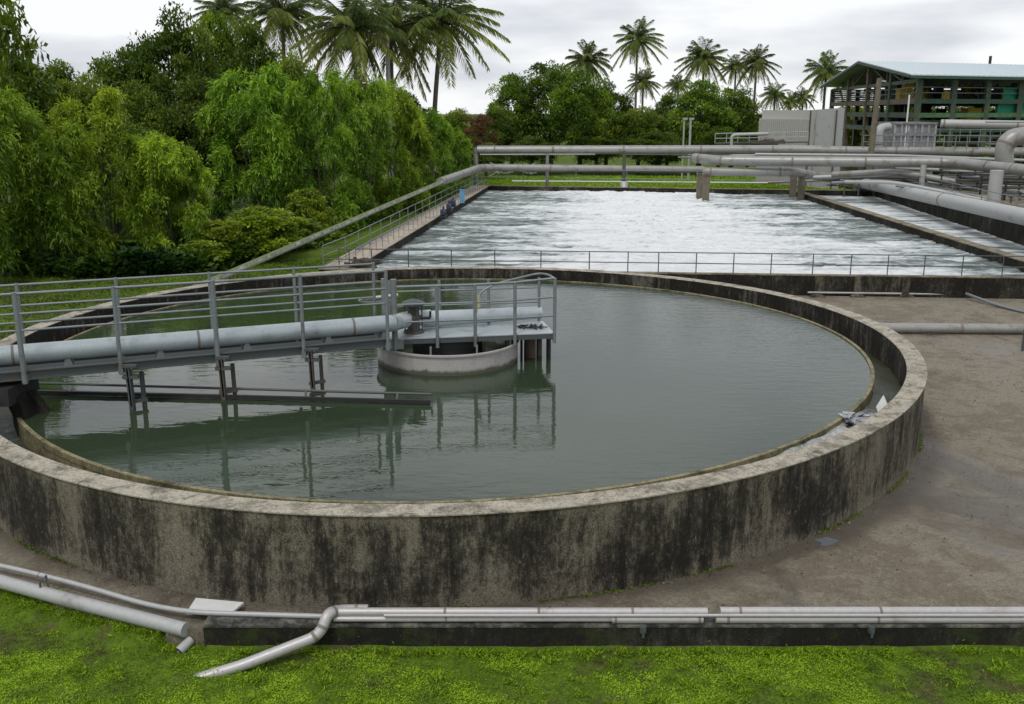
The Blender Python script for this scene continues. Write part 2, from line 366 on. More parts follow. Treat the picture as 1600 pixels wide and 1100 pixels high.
def m_water():
    m=NM('clarifier_water'); m.col(m.ramp(m.noise(.15,3,.5,src='pos'),[(.3,(.021,.034,.018)),(.7,(.034,.050,.028))])); m.set('IOR',1.36); m.rough(.012); m.set('Specular IOR Level',.55)
    a=m.noise(2.1,3,.55,src='pos',stretch=(.6,1.6,1),dist=.6); b=m.noise(9,3,.6,src='pos',stretch=(.45,1.6,1),dist=.4)
    xr=m.math('MULTIPLY',m.math('ADD',m.sep('pos')[0],3.),.085,True)
    yr=m.math('MULTIPLY',m.math('SUBTRACT',m.sep('pos')[1],18),.06,True)
    h=m.math('ADD',m.math('MULTIPLY',a,.40),m.math('MULTIPLY',m.math('ADD',a,m.math('MULTIPLY',b,.6)),m.math('MULTIPLY',xr,m.math('ADD',m.math('MULTIPLY',yr,.9),.25))))
    m.bump(h,.5,.022); return m.m
M['water']=m_water()
def m_foam():
    m=NM('foaming_water')
    f=m.attr('foam'); a=m.noise(1.25,7,.70,src='pos',stretch=(.26,1.1,1),dist=1.2); b=m.noise(7,6,.75,src='pos',stretch=(.5,1.2,1),dist=.5)
    e=m.noise(.42,4,.6,src='pos',stretch=(.16,1.3,1),dist=1.); k=m.math('ADD',m.math('MULTIPLY',a,.95),m.math('MULTIPLY',b,.22)); k=m.math('ADD',k,m.math('MULTIPLY',e,.8)); k=m.math('ADD',m.math('SUBTRACT',k,.465),m.math('MULTIPLY',f,.6)); 
    c=m.ramp(k,[(.38,(.06,.08,.068)),(.54,(.18,.215,.205)),(.64,(.55,.60,.61)),(.8,(.88,.90,.91))])
    m.col(c); m.set('Specular IOR Level',.3); m.rough(m.ramp(k,[(.5,.3),(.75,.8)])); m.bump(m.math('ADD',a,m.math('MULTIPLY',b,.8)),1.,.22); return m.m
M['foam']=m_foam()
def m_launder():
    m=NM('launder_water'); f=m.attr('foam'); a=m.noise(3.2,6,.75,src='pos',dist=1.)
    k=m.math('ADD',m.math('MULTIPLY',f,.75),m.math('MULTIPLY',m.math('SUBTRACT',a,.5),1.2))
    m.col(m.ramp(k,[(.30,(.035,.04,.02)),(.5,(.2,.21,.19)),(.85,(.6,.62,.62))])).rough(.3); m.bump(a,.8,.05); return m.m
M['launder']=m_launder()

def struct(name,mb,mat): return tag(mb.build(name,mat),kind='structure')
# ------------------------------------------------------------------ ground sheet
FP0,FP1=at(285,990,-.05),at(0,912,.0)      # line of the fat pipe on the left lawn
def ground_h(x,y):
    yb=np.where(x>-6.1,15.0,FP0.y+(x-FP0.x)*(FP1.y-FP0.y)/(FP1.x-FP0.x)+.12)
    w=np.where(x>-5.25,.06,np.where(x>-6.1,.35,.5)); yb=np.where((x>-6.1)&(x<-5.25),15.35,yb)
    t=np.clip((yb-y)/w,0,1); t=t*t*(3-2*t)
    z=-.03-.33*t-np.clip(yb-y,0,8)*.02
    z+=t*(vnoise(x*1.1,y*1.1,3)-.5)*.14
    far=np.clip((x+60)/10,0,1)
    return z
xs=np.concatenate([[-2500,-800,-300,-120,-60,-35,-22],np.arange(-18,-5.3,.35),[-5.32,-5.18],np.arange(-4.9,14,.35),[18,30,60,120,300,800,2500]])
ys=np.concatenate([[-600,-60,-10,2,6],np.arange(8,14.9,.3),[14.92,14.97,15.02],np.arange(15.3,20,.3),[24,34,50,80,120,200,400,900,3500]])
X,Y=np.meshgrid(xs,ys); Z=ground_h(X,Y)
nx,ny=len(xs),len(ys); idx=np.arange(nx*ny).reshape(ny,nx)
Q=np.stack([idx[:-1,:-1],idx[:-1,1:],idx[1:,1:],idx[1:,:-1]],-1).reshape(-1,4)
g=npmesh('ground',np.stack([X,Y,Z],-1).reshape(-1,3),Q,M['ground'],smooth=True); tag(g,kind='structure')
# ------------------------------------------------------------------ round tank
TC=(-1.85,29.93); FO=(-.00014,.0061,.0057,.0126)
def fr(t): return 1+FO[0]*math.cos(2*t)+FO[1]*math.sin(2*t)+FO[2]*math.cos(3*t)+FO[3]*math.sin(3*t)
ZR,ZC,ZW=1.81,1.47,1.435
# slab (concrete apron) round the tank and to the right
poly=[]
for i in range(0,49):
    t=R_(95+ i*(265-95)/48); poly.append((TC[0]+15.3*math.cos(t),TC[1]+15.3*math.sin(t)))
poly=[q for q in poly if q[1]>15.06]
poly+= [(poly[-1][0],15.06),(70,15.06),(70,45.2),(24,45.35),(-4,47.8)]
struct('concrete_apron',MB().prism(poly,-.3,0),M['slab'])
pl=[at(0,930,0),at(0,836,0),at(130,897,0),at(260,930,0),at(430,943,0),at(520,946,0),at(520,958,0),at(310,958,0),at(285,985,0)]
e0=at(-200,860,0); e1=at(-200,760,0)
struct('soil_path',MB().prism([(e0.x,e0.y)]+[(p.x,p.y) for p in reversed(pl)]+[],-.2,.012),M['soil']) if False else None
tk=thing('clarifier_tank','large round weathered concrete settling tank full of dark green water','tank',(TC[0],TC[1],0))
c0=(TC[0],TC[1],0); N=288
MB().lathe(c0,[(14.0,-.25),(14.0,ZR-.03)],N,fr).build('outer_wall',M['wall'],tk)
MB().lathe(c0,[(14.0,ZR-.03),(14.035,ZR-.03),(14.035,ZR-.005),(14.01,ZR),(13.53,ZR),(13.51,ZR-.02)],N,fr).build('rim',M['rim'],tk)
MB().lathe(c0,[(13.51,ZR-.02),(13.51,.6),(12.68,.6)],N,fr).build('inner_wall',M['inner'],tk)
MB().lathe(c0,[(12.68,.6),(12.68,ZC-.14),(12.70,ZC-.14),(12.70,ZC),(12.60,ZC),(12.60,ZC-.3),(12.5,.9)],N,fr).build('weir_crest',M['crest'],tk)
# launder water
n=N; V=[];A=[]
for i in range(n):
    t=2*math.pi*i/n
    d=math.degrees(t)%360
    w=np.interp(d,[0,255,268,300,325,336,345,360],[.03,.03,.45,.8,.85,.25,.03,.03])
    for r in (12.69,12.95,13.25,13.52):
        g_=fr(t); V.append((TC[0]+r*g_*math.cos(t),TC[1]+r*g_*math.sin(t),(.92 if r>12.8 else .95)+(.50-(r-12.69)*.32)*w+(math.sin(i*1.7+r*9)*.012+math.sin(i*.61+r*4)*.014)*(1+w))); A.append(w)
V=np.array(V); A=np.array(A); idx=np.arange(n*4).reshape(n,4); j=np.roll(idx,-1,0)
Q=np.stack([idx[:,:-1],idx[:,1:],j[:,1:],j[:,:-1]],-1).reshape(-1,4)
tag(npmesh('channel_water',V,Q[:, ::-1],M['launder'],attrs={'foam':A},smooth=True),kind='structure')
vs=[(TC[0]+12.602*fr(t)*math.cos(t),TC[1]+12.602*fr(t)*math.sin(t),ZW) for t in [2*math.pi*i/N for i in range(N)]]
struct('tank_water',MB().add(vs,[tuple(range(N))]),M['water'])
# litter caught in the channel
rl=random.Random(5); pr=at(1338,656,1.42)
def scrap(c,n,s,rr,flat=.5):
    mb=MB()
    for _ in range(n):
        p=c+Vector((max(-.4,min(.4,rr.gauss(0,s))),max(-.2,min(.2,rr.gauss(0,s*.6))),rr.uniform(0,s*.6)))
        vs=[p+Vector((rr.uniform(-1,1),rr.uniform(-1,1),rr.uniform(-flat,flat)))*s*.75 for _ in range(4)]
        mb.add(vs,[(0,1,2),(0,2,3),(0,3,1)])
    return mb
tag(scrap(pr,26,.22,rl).build('plastic_litter',M['litter']),'crumpled grey plastic litter caught between weir plate and rim of the tank','litter')
tag(scrap(pr+Vector((-.22,-.22,-.08)),12,.13,rl).build('dark_litter',M['black']),'small heap of black rubbish beside the grey plastic in the tank channel','litter')
sp=at(1377,640,1.3); tag(MB().add([sp+Vector((-.15,-.15,0)),sp+Vector((.2,-.08,0)),sp+Vector((.1,.2,.33)),sp+Vector((-.1,.1,.05))],[(0,1,2),(1,3,2),(3,0,2)]).build('plastic_sheet',M['white']),'pointed piece of white sheet standing against the inner wall on the right','sheet')

# ------------------------------------------------------------------ bridge over the tank
ZD=2.60
BF=[at(-160,598,ZD),at(606,530,ZD)]        # front edge line of deck beam (top flange)
bd=(BF[1]-BF[0]).normalized(); bn=Vector((-bd.y,bd.x,0))      # bn points to the rear
def onb(px,py):                             # point of the front line under a pixel column
    p=at(px,py,ZD); return BF[0]+bd*((p-BF[0]).dot(bd))
br=thing('access_bridge','grey steel footbridge with railings and a fat pale pipe reaching to the tank centre','bridge',(onb(300,548).x,onb(300,548).y,ZD))
p0,p1=BF; BW=1.25
MB().ibeam(p0+Vector((0,0,-.08)),p1+Vector((0,0,-.08)),.16,.23).build('front_beam',M['galvd'],br)
MB().ibeam(p0+bn*BW+Vector((0,0,-.08)),p1+bn*BW+Vector((0,0,-.08)),.16,.23).build('rear_beam',M['galvd'],br)
fl=MB(); k=int((p1-p0).length/.6)
for i in range(k): 
    q=p0+bd*(i*.6+.2); fl.beam(q+bn*.12+Vector((0,0,-.2)),q+bn*(BW-.12)+Vector((0,0,-.2)),.08,.1)
fl.build('cross_members',M['galvd'],br)
MB().hexa([p0+bn*.1+Vector((0,0,-.14)),p1+bn*.1+Vector((0,0,-.14)),p1+bn*(BW-.1)+Vector((0,0,-.14)),p0+bn*(BW-.1)+Vector((0,0,-.14))],
          [p0+bn*.1+Vector((0,0,-.12)),p1+bn*.1+Vector((0,0,-.12)),p1+bn*(BW-.1)+Vector((0,0,-.12)),p0+bn*(BW-.1)+Vector((0,0,-.12))]).build('deck_plate',M['galvd'],br)
HR=1.92
fp=[onb(a,b) for a,b in ((-140,590),(42,575),(190,557),(338,545),(471,536),(603,527))]
for i,q in enumerate(fp):
    r=.062 if i in (1,3) else .05
    o=MB().tube([q+Vector((0,-.1,-.28)),q+Vector((0,-.1,HR+.02))],r,12)
    o.beam(q+Vector((0,-.05,-.24)),q+Vector((0,-.05,-.08)),.16,.12)
    o.build('post',M['galv'],br)
for h,r in ((HR-.02,.036),(1.42,.03),(1.02,.028)):
    MB().tube([fp[0]+Vector((0,-.1,h)),fp[-1]+Vector((0,-.1,h))],r,10).build('rail',M['galv'],br)
def rearx(px):
    lo,hi=-6.,22.
    for _ in range(40):
        m_=(lo+hi)/2
        if pxof(p0+bn*BW+bd*m_+Vector((0,0,.8)))<px: lo=m_
        else: hi=m_
    return p0+bn*BW+bd*lo
rp=[rearx(x) for x in (-140,34,187,331,462,585)]
for q in rp: MB().tube([q+Vector((0,0,-.28)),q+Vector((0,0,HR+.02))],.045,12).build('post',M['galv'],br)
for h in (HR-.02,1.38,.95): MB().tube([rp[0]+Vector((0,0,h)),rp[-1]+Vector((0,0,h))],.03,10).build('rail',M['galv'],br)
# big pale pipe lying on the bridge
pp0=aty(-160,566,0+ (p0+bn*.6).y); 
PR=.235
a0=p0+bn*.5+Vector((0,0,PR+.09)); a1=p1+bn*.5+Vector((0,0,PR+.09)); a1=a1+bd*.35
c1=at(640,500,2.62); c2=at(842,487,2.55)
pm=MB().tube([a0,a1],PR,24); pm.build('main_pipe',M['bigpipe'],br)
for t_ in (.12,.3,.48,.66,.84,.97):
    q=a0.lerp(a1,t_)-Vector((0,0,PR)); MB().hexa([q-bd*.12-bn*.3+Vector((0,0,-.12)),q+bd*.12-bn*.3+Vector((0,0,-.12)),q+bd*.12+bn*.3+Vector((0,0,-.12)),q-bd*.12+bn*.3+Vector((0,0,-.12))],[q-bd*.05-bn*.16+Vector((0,0,.06)),q+bd*.05-bn*.16+Vector((0,0,.06)),q+bd*.05+bn*.16+Vector((0,0,.06)),q-bd*.05+bn*.16+Vector((0,0,.06))]).build('saddle',M['galvd'],br)
for t_ in (.2,.56,.9):
    q=a0.lerp(a1,t_); MB().tube([q-bd*.03,q+bd*.03],PR*1.03,24).build('weld_band',M['seam'],br)
# hangers (pairs of flat bars) and skimmer beams
for px,py,rr in ((203,548,1),(345,545,2),(485,537,3)):
    q=onb(px,py)+Vector((0,-.16,0)); zb=ZW-.12
    hg=MB(); hg.beam(q+Vector((-.03,0,-.05)),q+Vector((0,.0,zb-ZD-.35)),.17,.10); hg.beam(q+Vector((-.03,-.06,-.1)),q+Vector((0,-.06,zb-ZD+.2)),.05,.04); hg.beam(q+Vector((.17,.3,-.3)),q+Vector((.19,.3,zb-ZD-.35)),.12,.08)
    h=hg.build('hanger',M['rust'] if rr!=1 else M['galvd'],br)
    MB().beam(q+Vector((-.17,0,-.34)),q+Vector((.22,0,-.34)),.16,.07).beam(q+Vector((-.15,-.02,-.05)),q+Vector((.2,-.02,-.05)),.14,.06).tube([q+Vector((-.07,-.12,-.34)),q+Vector((-.07,.1,-.34))],.05,8).tube([q+Vector((.1,-.12,-.08)),q+Vector((.1,.1,-.08))],.04,8).build('clamp',M['galvd'],h)
    MB().beam(q+Vector((-.1,.02,zb-ZD+.28)),q+Vector((.26,.3,zb-ZD+.28)),.08,.08).build('cross_piece',M['rust'],h)
    for s,dz in ((-.1,.3),(.22,.35)): pass
qa,qb=at(40,612,1.5),at(672,628,1.5)
MB().beam(qa,qb,.09,.10).build('skimmer_beam',M['dark'],br)
qa2,qb2=at(40,598,1.62),at(674,616,1.62)
MB().tube([qa2,qb2],.035,8).build('skimmer_rod',M['galvd'],br)
for s in (.27,.49,.70,.92):
    a=qa.lerp(qb,s); b=qa2.lerp(qb2,s); MB().beam(a,b,.06,.05).build('skimmer_link',M['rust'],br)
# dark drive carriage on the rim at the left
cq=at(18,640,1.55)
cg=thing('bridge_carriage','dark grimy wheeled carriage under the left end of the footbridge','carriage',(cq.x,cq.y,1.5))
cb=onb(10,578)+bn*.2
MB().box((cb.x-1.3,cb.y-.5,1.86),(cb.x+.25,cb.y+1.0,2.28)).build('frame',M['dark'],cg)
MB().beam((cb.x+.1,cb.y+.1,2.0),(cb.x+.35,cb.y+.15,1.2),.5,.3).beam((cb.x+.2,cb.y+.5,1.9),(cb.x+.62,cb.y+.5,1.25),.3,.25).build('scraper_arm',M['basin'],cg)
for s in (-1.0,-.2):
    MB().tube([(cb.x+s,cb.y-.66,1.97),(cb.x+s,cb.y-.48,1.97)],.155,16).build('wheel',M['dark'],cg)

# ------------------------------------------------------------------ centre platform and drum
ZP=2.36
DC=Vector((-1.93,28.35,0)); DR=2.1
dr=thing('centre_drum','round grey steel stilling drum standing in the middle of the tank water','drum',(DC.x,DC.y,ZW))
MB().lathe((DC.x,DC.y,0),[(DR,1.2),(DR,1.98),(DR+.05,1.98),(DR+.05,2.03),(DR-.03,2.03),(DR-.03,1.2)],72).build('shell',M['drum2'],dr)
MB().lathe((DC.x,DC.y,0),[(1.05,1.2),(1.05,2.2),(.0,2.2)],40).build('inner_column',M['dark'],dr)
for a in (-100,-62,-140,-20,20,60,120,160):
    t=R_(a); q=DC+Vector((math.cos(t),math.sin(t),0))*(DR-.1)
    MB().beam((q.x,q.y,1.3),(q.x,q.y,2.25),.07,.05).build('strap',M['galv'],dr)
for a in (20,70,115,160):
    t=R_(a); q=DC+Vector((math.cos(t),math.sin(t),0))*(DR-.25); MB().beam((q.x,q.y,1.3),(q.x,q.y,2.2),.8,.05).build('baffle_plate',M['dark'],dr)
pf=thing('centre_platform','pale grey steel platform with railings above the drum at the tank centre','platform',(DC.x,DC.y,ZP))
f0,f1=at(603,530,ZP),at(866,520,ZP); pdv=(f1-f0).normalized(); pn=Vector((-pdv.y,pdv.x,0)); PW=1.7
b0,b1=f0+pn*PW,f1+pn*PW
MB().hexa([f0+Vector((0,0,-.03)),f1+Vector((0,0,-.03)),b1+Vector((0,0,-.03)),b0+Vector((0,0,-.03))],[f0,f1,b1,b0]).build('deck',M['bigpipe'],pf)
MB().beam(f0+Vector((0,0,-.105))+pn*.04,f1+Vector((0,0,-.105))+pn*.04,.06,.14).build('front_beam',M['galvd'],pf)
MB().beam(b0+Vector((0,0,-.17))-pn*.04,b1+Vector((0,0,-.17))-pn*.04,.06,.26).build('rear_beam',M['galvd'],pf)
MB().beam(f1+Vector((0,0,-.13))-pdv*.03+pn*.08,b1+Vector((0,0,-.13))-pdv*.03-pn*.08,.06,.18).build('end_beam',M['rust'],pf)
jb=MB().beam(f0+Vector((-.1,-.03,-.16)),f0+Vector((.5,-.03,-.16))+Vector((0,.07,0)),.08,.26); jb.build('joint_plate',M['galv'],pf)
RP=[(617,529,.085,1.72),(683,526,.05,1.5),(742,524,.05,1.5),(804,522,.05,1.53),(866,520,.05,1.62)]
pts=[]
for px,py,r,h in RP:
    q=at(px,py,ZP); q=f0+pdv*((q-f0).dot(pdv)); q=q-pn*.03; pts.append((q,h))
    MB().tube([q+Vector((0,0,-.3)),q+Vector((0,0,h))],r,12).build('post',M['galv'],pf)
q=f0-pn*.03+Vector((-.02,0,0)); MB().tube([q+Vector((0,0,-.3)),q+Vector((0,0,1.75))],.075,12).build('post',M['galv'],pf)
for k_ in (1.,.66,.32):
    MB().tube([p+Vector((0,0,h*k_ if i else (1.5*k_))) for i,(p,h) in enumerate(pts)],.037 if k_==1. else .027,10).build('rail',M['galv'],pf)
bp=[b0+pdv*s for s in (.2,1.7,3.2)]+[b1-pdv*.12]
for q in bp: MB().tube([q+Vector((0,0,-.1)),q+Vector((0,0,1.35))],.045,10).build('post',M['galv'],pf)
for h in (1.05,.6): MB().tube([bp[0]+Vector((0,0,h)),bp[-1]+Vector((0,0,h))],.027,8).build('rail',M['galv'],pf)
yb=at(745,484,2.95)
cvY=yb.y
cv=[aty(743,487,cvY),aty(744,470,cvY),aty(752,456,cvY+.05),aty(772,444,cvY+.15),aty(800,437,cvY+.3),aty(841,427,cvY+.8),aty(857,429,(cvY+f1.y)/2+.3),pts[-1][0]+Vector((0,0,1.6))]
MB().tube(fillet(cv,.3),.035,10).build('curved_handrail',M['galv'],pf)
MB().tube([aty(743,488,cvY),aty(743,466,cvY)],.06,10).tube([aty(748,480,cvY),aty(748,462,cvY)],.05,10).build('yellow_clamp',M['yclamp'],pf)
# pipe on the platform
MB().tube([a1-bd*.1,at(640,498,2.72),at(672,496,2.70)],.235,20).tube([at(660,499,2.64),at(845,488,2.62)],.2,20,rs=[.25,.185]).build('pipe_run',M['bigpipe'],pf)
# supports to the right of the drum
for px,w,m_ in ((829,.30,'rust'),(843,.16,'rust'),(858,.13,'dark'),(815,.07,'dark'),(821,.07,'dark')):
    q=at(px,528,ZP-.3); q.z=0
    MB().tube([(q.x,q.y+ (.15 if w>.2 else .35),.6),(q.x,q.y+(.15 if w>.2 else .35),ZP-.3)],w/2*1.1,12).build('support_pile',M[m_],pf)
# gearbox / motor
gq=at(646,521,ZP); gm=thing('drive_motor','upright dark gearbox with a round cap standing on the centre platform','motor',(gq.x,gq.y+.12,ZP))
gx,gy=gq.x,gq.y+.12
MB().lathe((gx,gy,ZP),[(.3,0),(.3,.06),(.19,.08),(.17,.4),(.24,.42),(.24,.5),(.13,.52),(.13,.8),(.0,.8)],24).build('gearbox',M['rust'],gm)
MB().lathe((gx,gy,ZP),[(.2,.8),(.33,.83),(.34,.90),(.25,.94),(.1,.99),(.0,1.0)],24).build('cap',M['galvd'],gm)
for a in range(6):
    t=a*math.pi/3; MB().tube([(gx+.25*math.cos(t),gy+.25*math.sin(t),ZP+.08),(gx+.25*math.cos(t),gy+.25*math.sin(t),ZP+.84)],.022,6).build('bolt_rod',M['galvd'],gm)
MB().tube([(gx-.45,gy-.1,ZP+.46),(gx+.5,gy-.1,ZP+.46)],.045,8).tube([(gx+.5,gy-.1,ZP+.46),(gx+.5,gy-.1,ZP+.66)],.035,8).box((gx-.5,gy-.2,ZP+.36),(gx-.3,gy+.02,ZP+.56)).build('shaft',M['dark'],gm)
# loop handle behind the railing
lq=at(590,466,3.35)
tag(MB().tube(fillet([aty(600,463,lq.y),aty(570,466,lq.y),aty(559,470,lq.y),aty(574,473,lq.y+.1),aty(612,470,lq.y+.1)],.25),.035,8).tube([aty(571,467,lq.y),aty(622,461,lq.y)],.055,8).build('hose_loop',M['pipew']),'pale looped hose hanging on the railing left of the motor','hose')
lk=random.Random(9); lp=at(831,511,ZP+.02)
lm=MB()
for _ in range(18):
    p=lp+Vector((lk.uniform(-.35,.35),lk.uniform(-.22,.22),lk.uniform(.01,.05))); a=lk.uniform(0,3.14); d=Vector((math.cos(a),math.sin(a),lk.uniform(-.1,.3)))*.12
    lm.beam(p-d,p+d,.05,.025)
tag(lm.build('leaf_litter',M['black']),'scatter of black dead leaves on the right end of the platform','leaves')

# ------------------------------------------------------------------ aeration basin
ZB,ZA=1.0,.45
A_=Vector((-8.0,48.1,0)); B_=Vector((28.0,45.1,0)); Cc=Vector((28.3,98.9,0)); D_=Vector((-2.5,104.5,0))
E1=Vector((40,44.2,0)); F1=Vector((36.0,98.,0))
bs=thing('aeration_basin','large rectangular concrete basin of foaming aerated water behind the round tank','basin',(10,46,0))
def wallseg(a,b,w,z0,z1,name,mat,tmat,side=1):
    a,b=Vector(a),Vector(b); d=(b-a).normalized(); nn=Vector((-d.y,d.x,0))*w*side
    q=[(p.x,p.y) for p in (a,b,b+nn,a+nn)]
    if side<0: q=q[::-1]
    o=MB().prism(q,z0,z1-.05).build(name,mat,bs)
    q2=[(p.x,p.y) for p in (a-nn*.03,b-nn*.03,b+nn*1.03,a+nn*1.03)]
    if side<0: q2=q2[::-1]
    MB().prism(q2,z1-.048,z1).build('coping',tmat,o)
    return o
wallseg(A_+Vector((-1.7,.1,0)),E1,.35,-.1,ZB,'near_wall',M['basin'],M['basintop'],1)
wallseg(D_+Vector((-1.5,.2,0)),Vector((36,97.5,0)),.5,-.1,ZB,'far_wall',M['basin'],M['basintop'],1)
wallseg(A_+Vector((0,.6,0)),D_+Vector((0,-.3,0)),1.6,-.1,ZB+.003,'left_wall',M['basin'],M['walk'],1)
wallseg(B_+Vector((-1.2,.6,0)),Cc+Vector((-.2,-.1,0)),.75,-.1,ZB+.002,'divider_wall',M['basin'],M['basintop'],-1)
wallseg(Vector((30.4,44.5,0)),Vector((36.2,98,0)),1.2,-.1,2.0,'right_wall',M['basin'],M['basintop'],-1)
# pilaster stains read as posts on the near wall
dd=(E1-A_).normalized()
for px in (1277,1337,1411,1506):
    q=at(px,462,0.); q=A_+dd*((q-A_).dot(dd)); q=q-Vector((0,.06,0))
    MB().box((q.x-.17,q.y-.02,-.05),(q.x+.17,q.y+.1,ZB-.055)).build('pilaster',M['pilaster'],bs)
def sheet(name,a,b,c,d,z,nu,nv,amp,seed,foamfn,sx=.35,sy=1.3):
    u=np.linspace(0,1,nu); v=np.linspace(0,1,nv); U,Vv=np.meshgrid(u,v)
    P=[(1-U)*(1-Vv)*a[i]+U*(1-Vv)*b[i]+U*Vv*c[i]+(1-U)*Vv*d[i] for i in (0,1)]
    x,y=P; f=foamfn(x,y,U,Vv)
    n1=vnoise(x*sx+50,y*sy+50,seed,4); n2=vnoise(x*1.3+20,y*2.6+90,seed+1,3)
    h=(1-np.abs(2*n1-1))**2*amp*1.4+n2*amp*.6-amp; h=h*(.5+.9*f)
    V=np.stack([x,y,z+h],-1).reshape(-1,3); idx=np.arange(nu*nv).reshape(nv,nu)
    Q=np.stack([idx[:-1,:-1],idx[:-1,1:],idx[1:,1:],idx[1:,:-1]],-1).reshape(-1,4)
    ff=(f+(n1-.5)*.35).ravel()
    return tag(npmesh(name,V,Q,M['foam'],attrs={'foam':ff},smooth=True),kind='structure')
def foam1(x,y,U,Vv):
    cx=12.3+(y-104)*.07
    f=.04+.62*np.exp(-((x-cx)/7.)**2)+.5*np.exp(-((x-cx+.5)/1.6)**2)*(y>60)+.18*np.exp(-((x-19)/5)**2)
    f=f+.35*(vnoise(x*.12+9,y*.22+4,21,3)-.5)
    f-=.5*np.exp(-((x-(-8+5.5*Vv))/1.2)**2)
    return np.clip(f,0,1.2)
sheet('aeration_water',A_+Vector((-.1,.3,0)),B_+Vector((-1.,.3,0)),Cc+Vector((.0,.3,0)),D_+Vector((-.2,.3,0)),ZA,300,460,.26,5,foam1)
sheet('channel_basin_water',Vector((27.3,44.8,0)),Vector((31.2,44.3,0)),Vector((36.9,98.3,0)),Vector((28.3,98.9,0)),ZA,60,160,.08,8,lambda x,y,U,Vv:.12+.45*(1-U)*vnoise(x*.3,y*.15,4,3))
# railing along the near wall
def lerpx(px): 
    q=at(px,428,1.0); return A_+dd*((q-A_).dot(dd))+Vector((0,.2,0))
def railing(name,label,cat,pts,h,fracs,pr=.03,rr=.022,mat='galv',posts=None,group=None):
    pts=[Vector(p) for p in pts]; c=pts[0]
    t=thing(name,label,cat,(c.x,c.y,c.z),group)
    for q in (posts if posts is not None else pts): MB().tube([q,Vector(q)+Vector((0,0,h))],pr,8).build('post',M[mat],t)
    for f in fracs: MB().tube([q+Vector((0,0,h*f)) for q in pts],rr,8).build('rail',M[mat],t)
    return t
nr=[lerpx(px)+Vector((0,0,ZB)) for px in (490,516,533,570,630,700,770,844,921,982,1030,1089,1147,1205,1269,1327,1383,1438,1495,1555,1610,1670,1740)]
railing('near_railing','long thin railing along the near wall of the foaming basin','railing',nr,.98,(1.,.47),.027,.024,'galvd')
# extra short lower stubs
A0=A_+Vector((-1.2,1.0,ZB)); D0=D_+Vector((-1.25,-.6,ZB))
op=[A0.lerp(D0,i/20) for i in range(21)]; op=[nr[0].copy()]+op[1:]
railing('walkway_outer_railing','railing on the outer side of the left basin walkway','railing',op,1.12,(1.,.55,.1),.03,.027)
A1=A_+Vector((-.15,2.2,ZB)); D1=D_+Vector((-.15,-.6,ZB))
ip=[A1.lerp(D1,i/36) for i in range(37)]
railing('walkway_inner_railing','low railing with close posts on the water side of the left walkway','railing',ip,.72,(1.,.93),.02,.026)
fpp=[D_+Vector((-.8,.7,ZB)),D_.lerp(Cc,.12)+Vector((0,.7,ZB)),D_.lerp(Cc,.3)+Vector((0,.7,ZB)),D_.lerp(Cc,.47)+Vector((0,.7,ZB)),D_.lerp(Cc,.7)+Vector((0,.7,ZB)),D_.lerp(Cc,1.)+Vector((0,.7,ZB))]
railing('far_railing','thin railing along the far wall of the foaming basin','railing',fpp,1.7,(1.,.5),.03,.03)
# machinery on walkway : blue drum and dark blue pumps
bq=aty(722,298,84); bq.z=ZB
bl=thing('blue_barrel','light blue upright cabinet standing on the left walkway near the far corner','cabinet',tuple(bq))
MB().box((bq.x-.2,bq.y-.2,ZB+.02),(bq.x+.2,bq.y+.2,ZB+1.1)).build('body',M['blue'],bl)
MB().box((bq.x-.22,bq.y-.22,ZB+1.1),(bq.x+.22,bq.y+.22,ZB+1.15)).build('lid',M['blue'],bl)
for i,(dx,dy) in enumerate(((-.55,-3),(-.65,-6.5),(-.8,-11))):
    q=bq+Vector((dx,dy,0))
    pm_=thing('pump',['dark blue pump next to the light blue cabinet','dark blue pump second from the light blue cabinet','dark blue pump farthest from the light blue cabinet'][i],'pump',tuple(q),'dark blue pumps on the left walkway')
    MB().tube([q+Vector((-.1,-.5,.35)),q+Vector((-.1,.4,.3))],.18,14).build('motor',M['dblue'],pm_); MB().lathe(tuple(q+Vector((-.1,.7,.1))),[(.2,0),(.22,.35),(.08,.4),(.08,.6),(0,.6)],14).build('casing',M['dblue'],pm_)
    MB().box((q.x-.35,q.y-.7,ZB),(q.x+.15,q.y+1.,ZB+.1)).build('base',M['dark'],pm_)
# rubble / ladder at the near left corner of the basin
rq=at(572,416,ZB); rb=MB(); rr_=random.Random(3)
for _ in range(26):
    p=Vector((rq.x+rr_.uniform(-.8,.6),rq.y+rr_.uniform(-.5,.5),ZB+rr_.uniform(0,.3))); a=Vector((rr_.uniform(-1,1),rr_.uniform(-1,1),rr_.uniform(-.2,.2))).normalized()*rr_.uniform(.15,.4); rb.beam(p-a,p+a,rr_.uniform(.05,.3),rr_.uniform(.04,.2))
tag(rb.build('rubble_heap',M['rust']),'small dark heap of scrap on the basin corner behind the bridge','scrap')
# splash plume outlet
oq=aty(975,262,103.)
ot=thing('outlet_pipe','short vertical outlet pipe dropping into the foam at the far wall','pipe',(oq.x,oq.y,1.))
MB().tube(fillet([aty(975,236,103.5),aty(975,285,103.5),aty(976,291,102.6),aty(976,300,102.5)],.3),.17,10).build('down_pipe',M['rust'],ot)
MB().tube([aty(975,286,102.9),aty(975.5,299,102.4)],.42,14).build('nozzle',M['pipew'],ot)

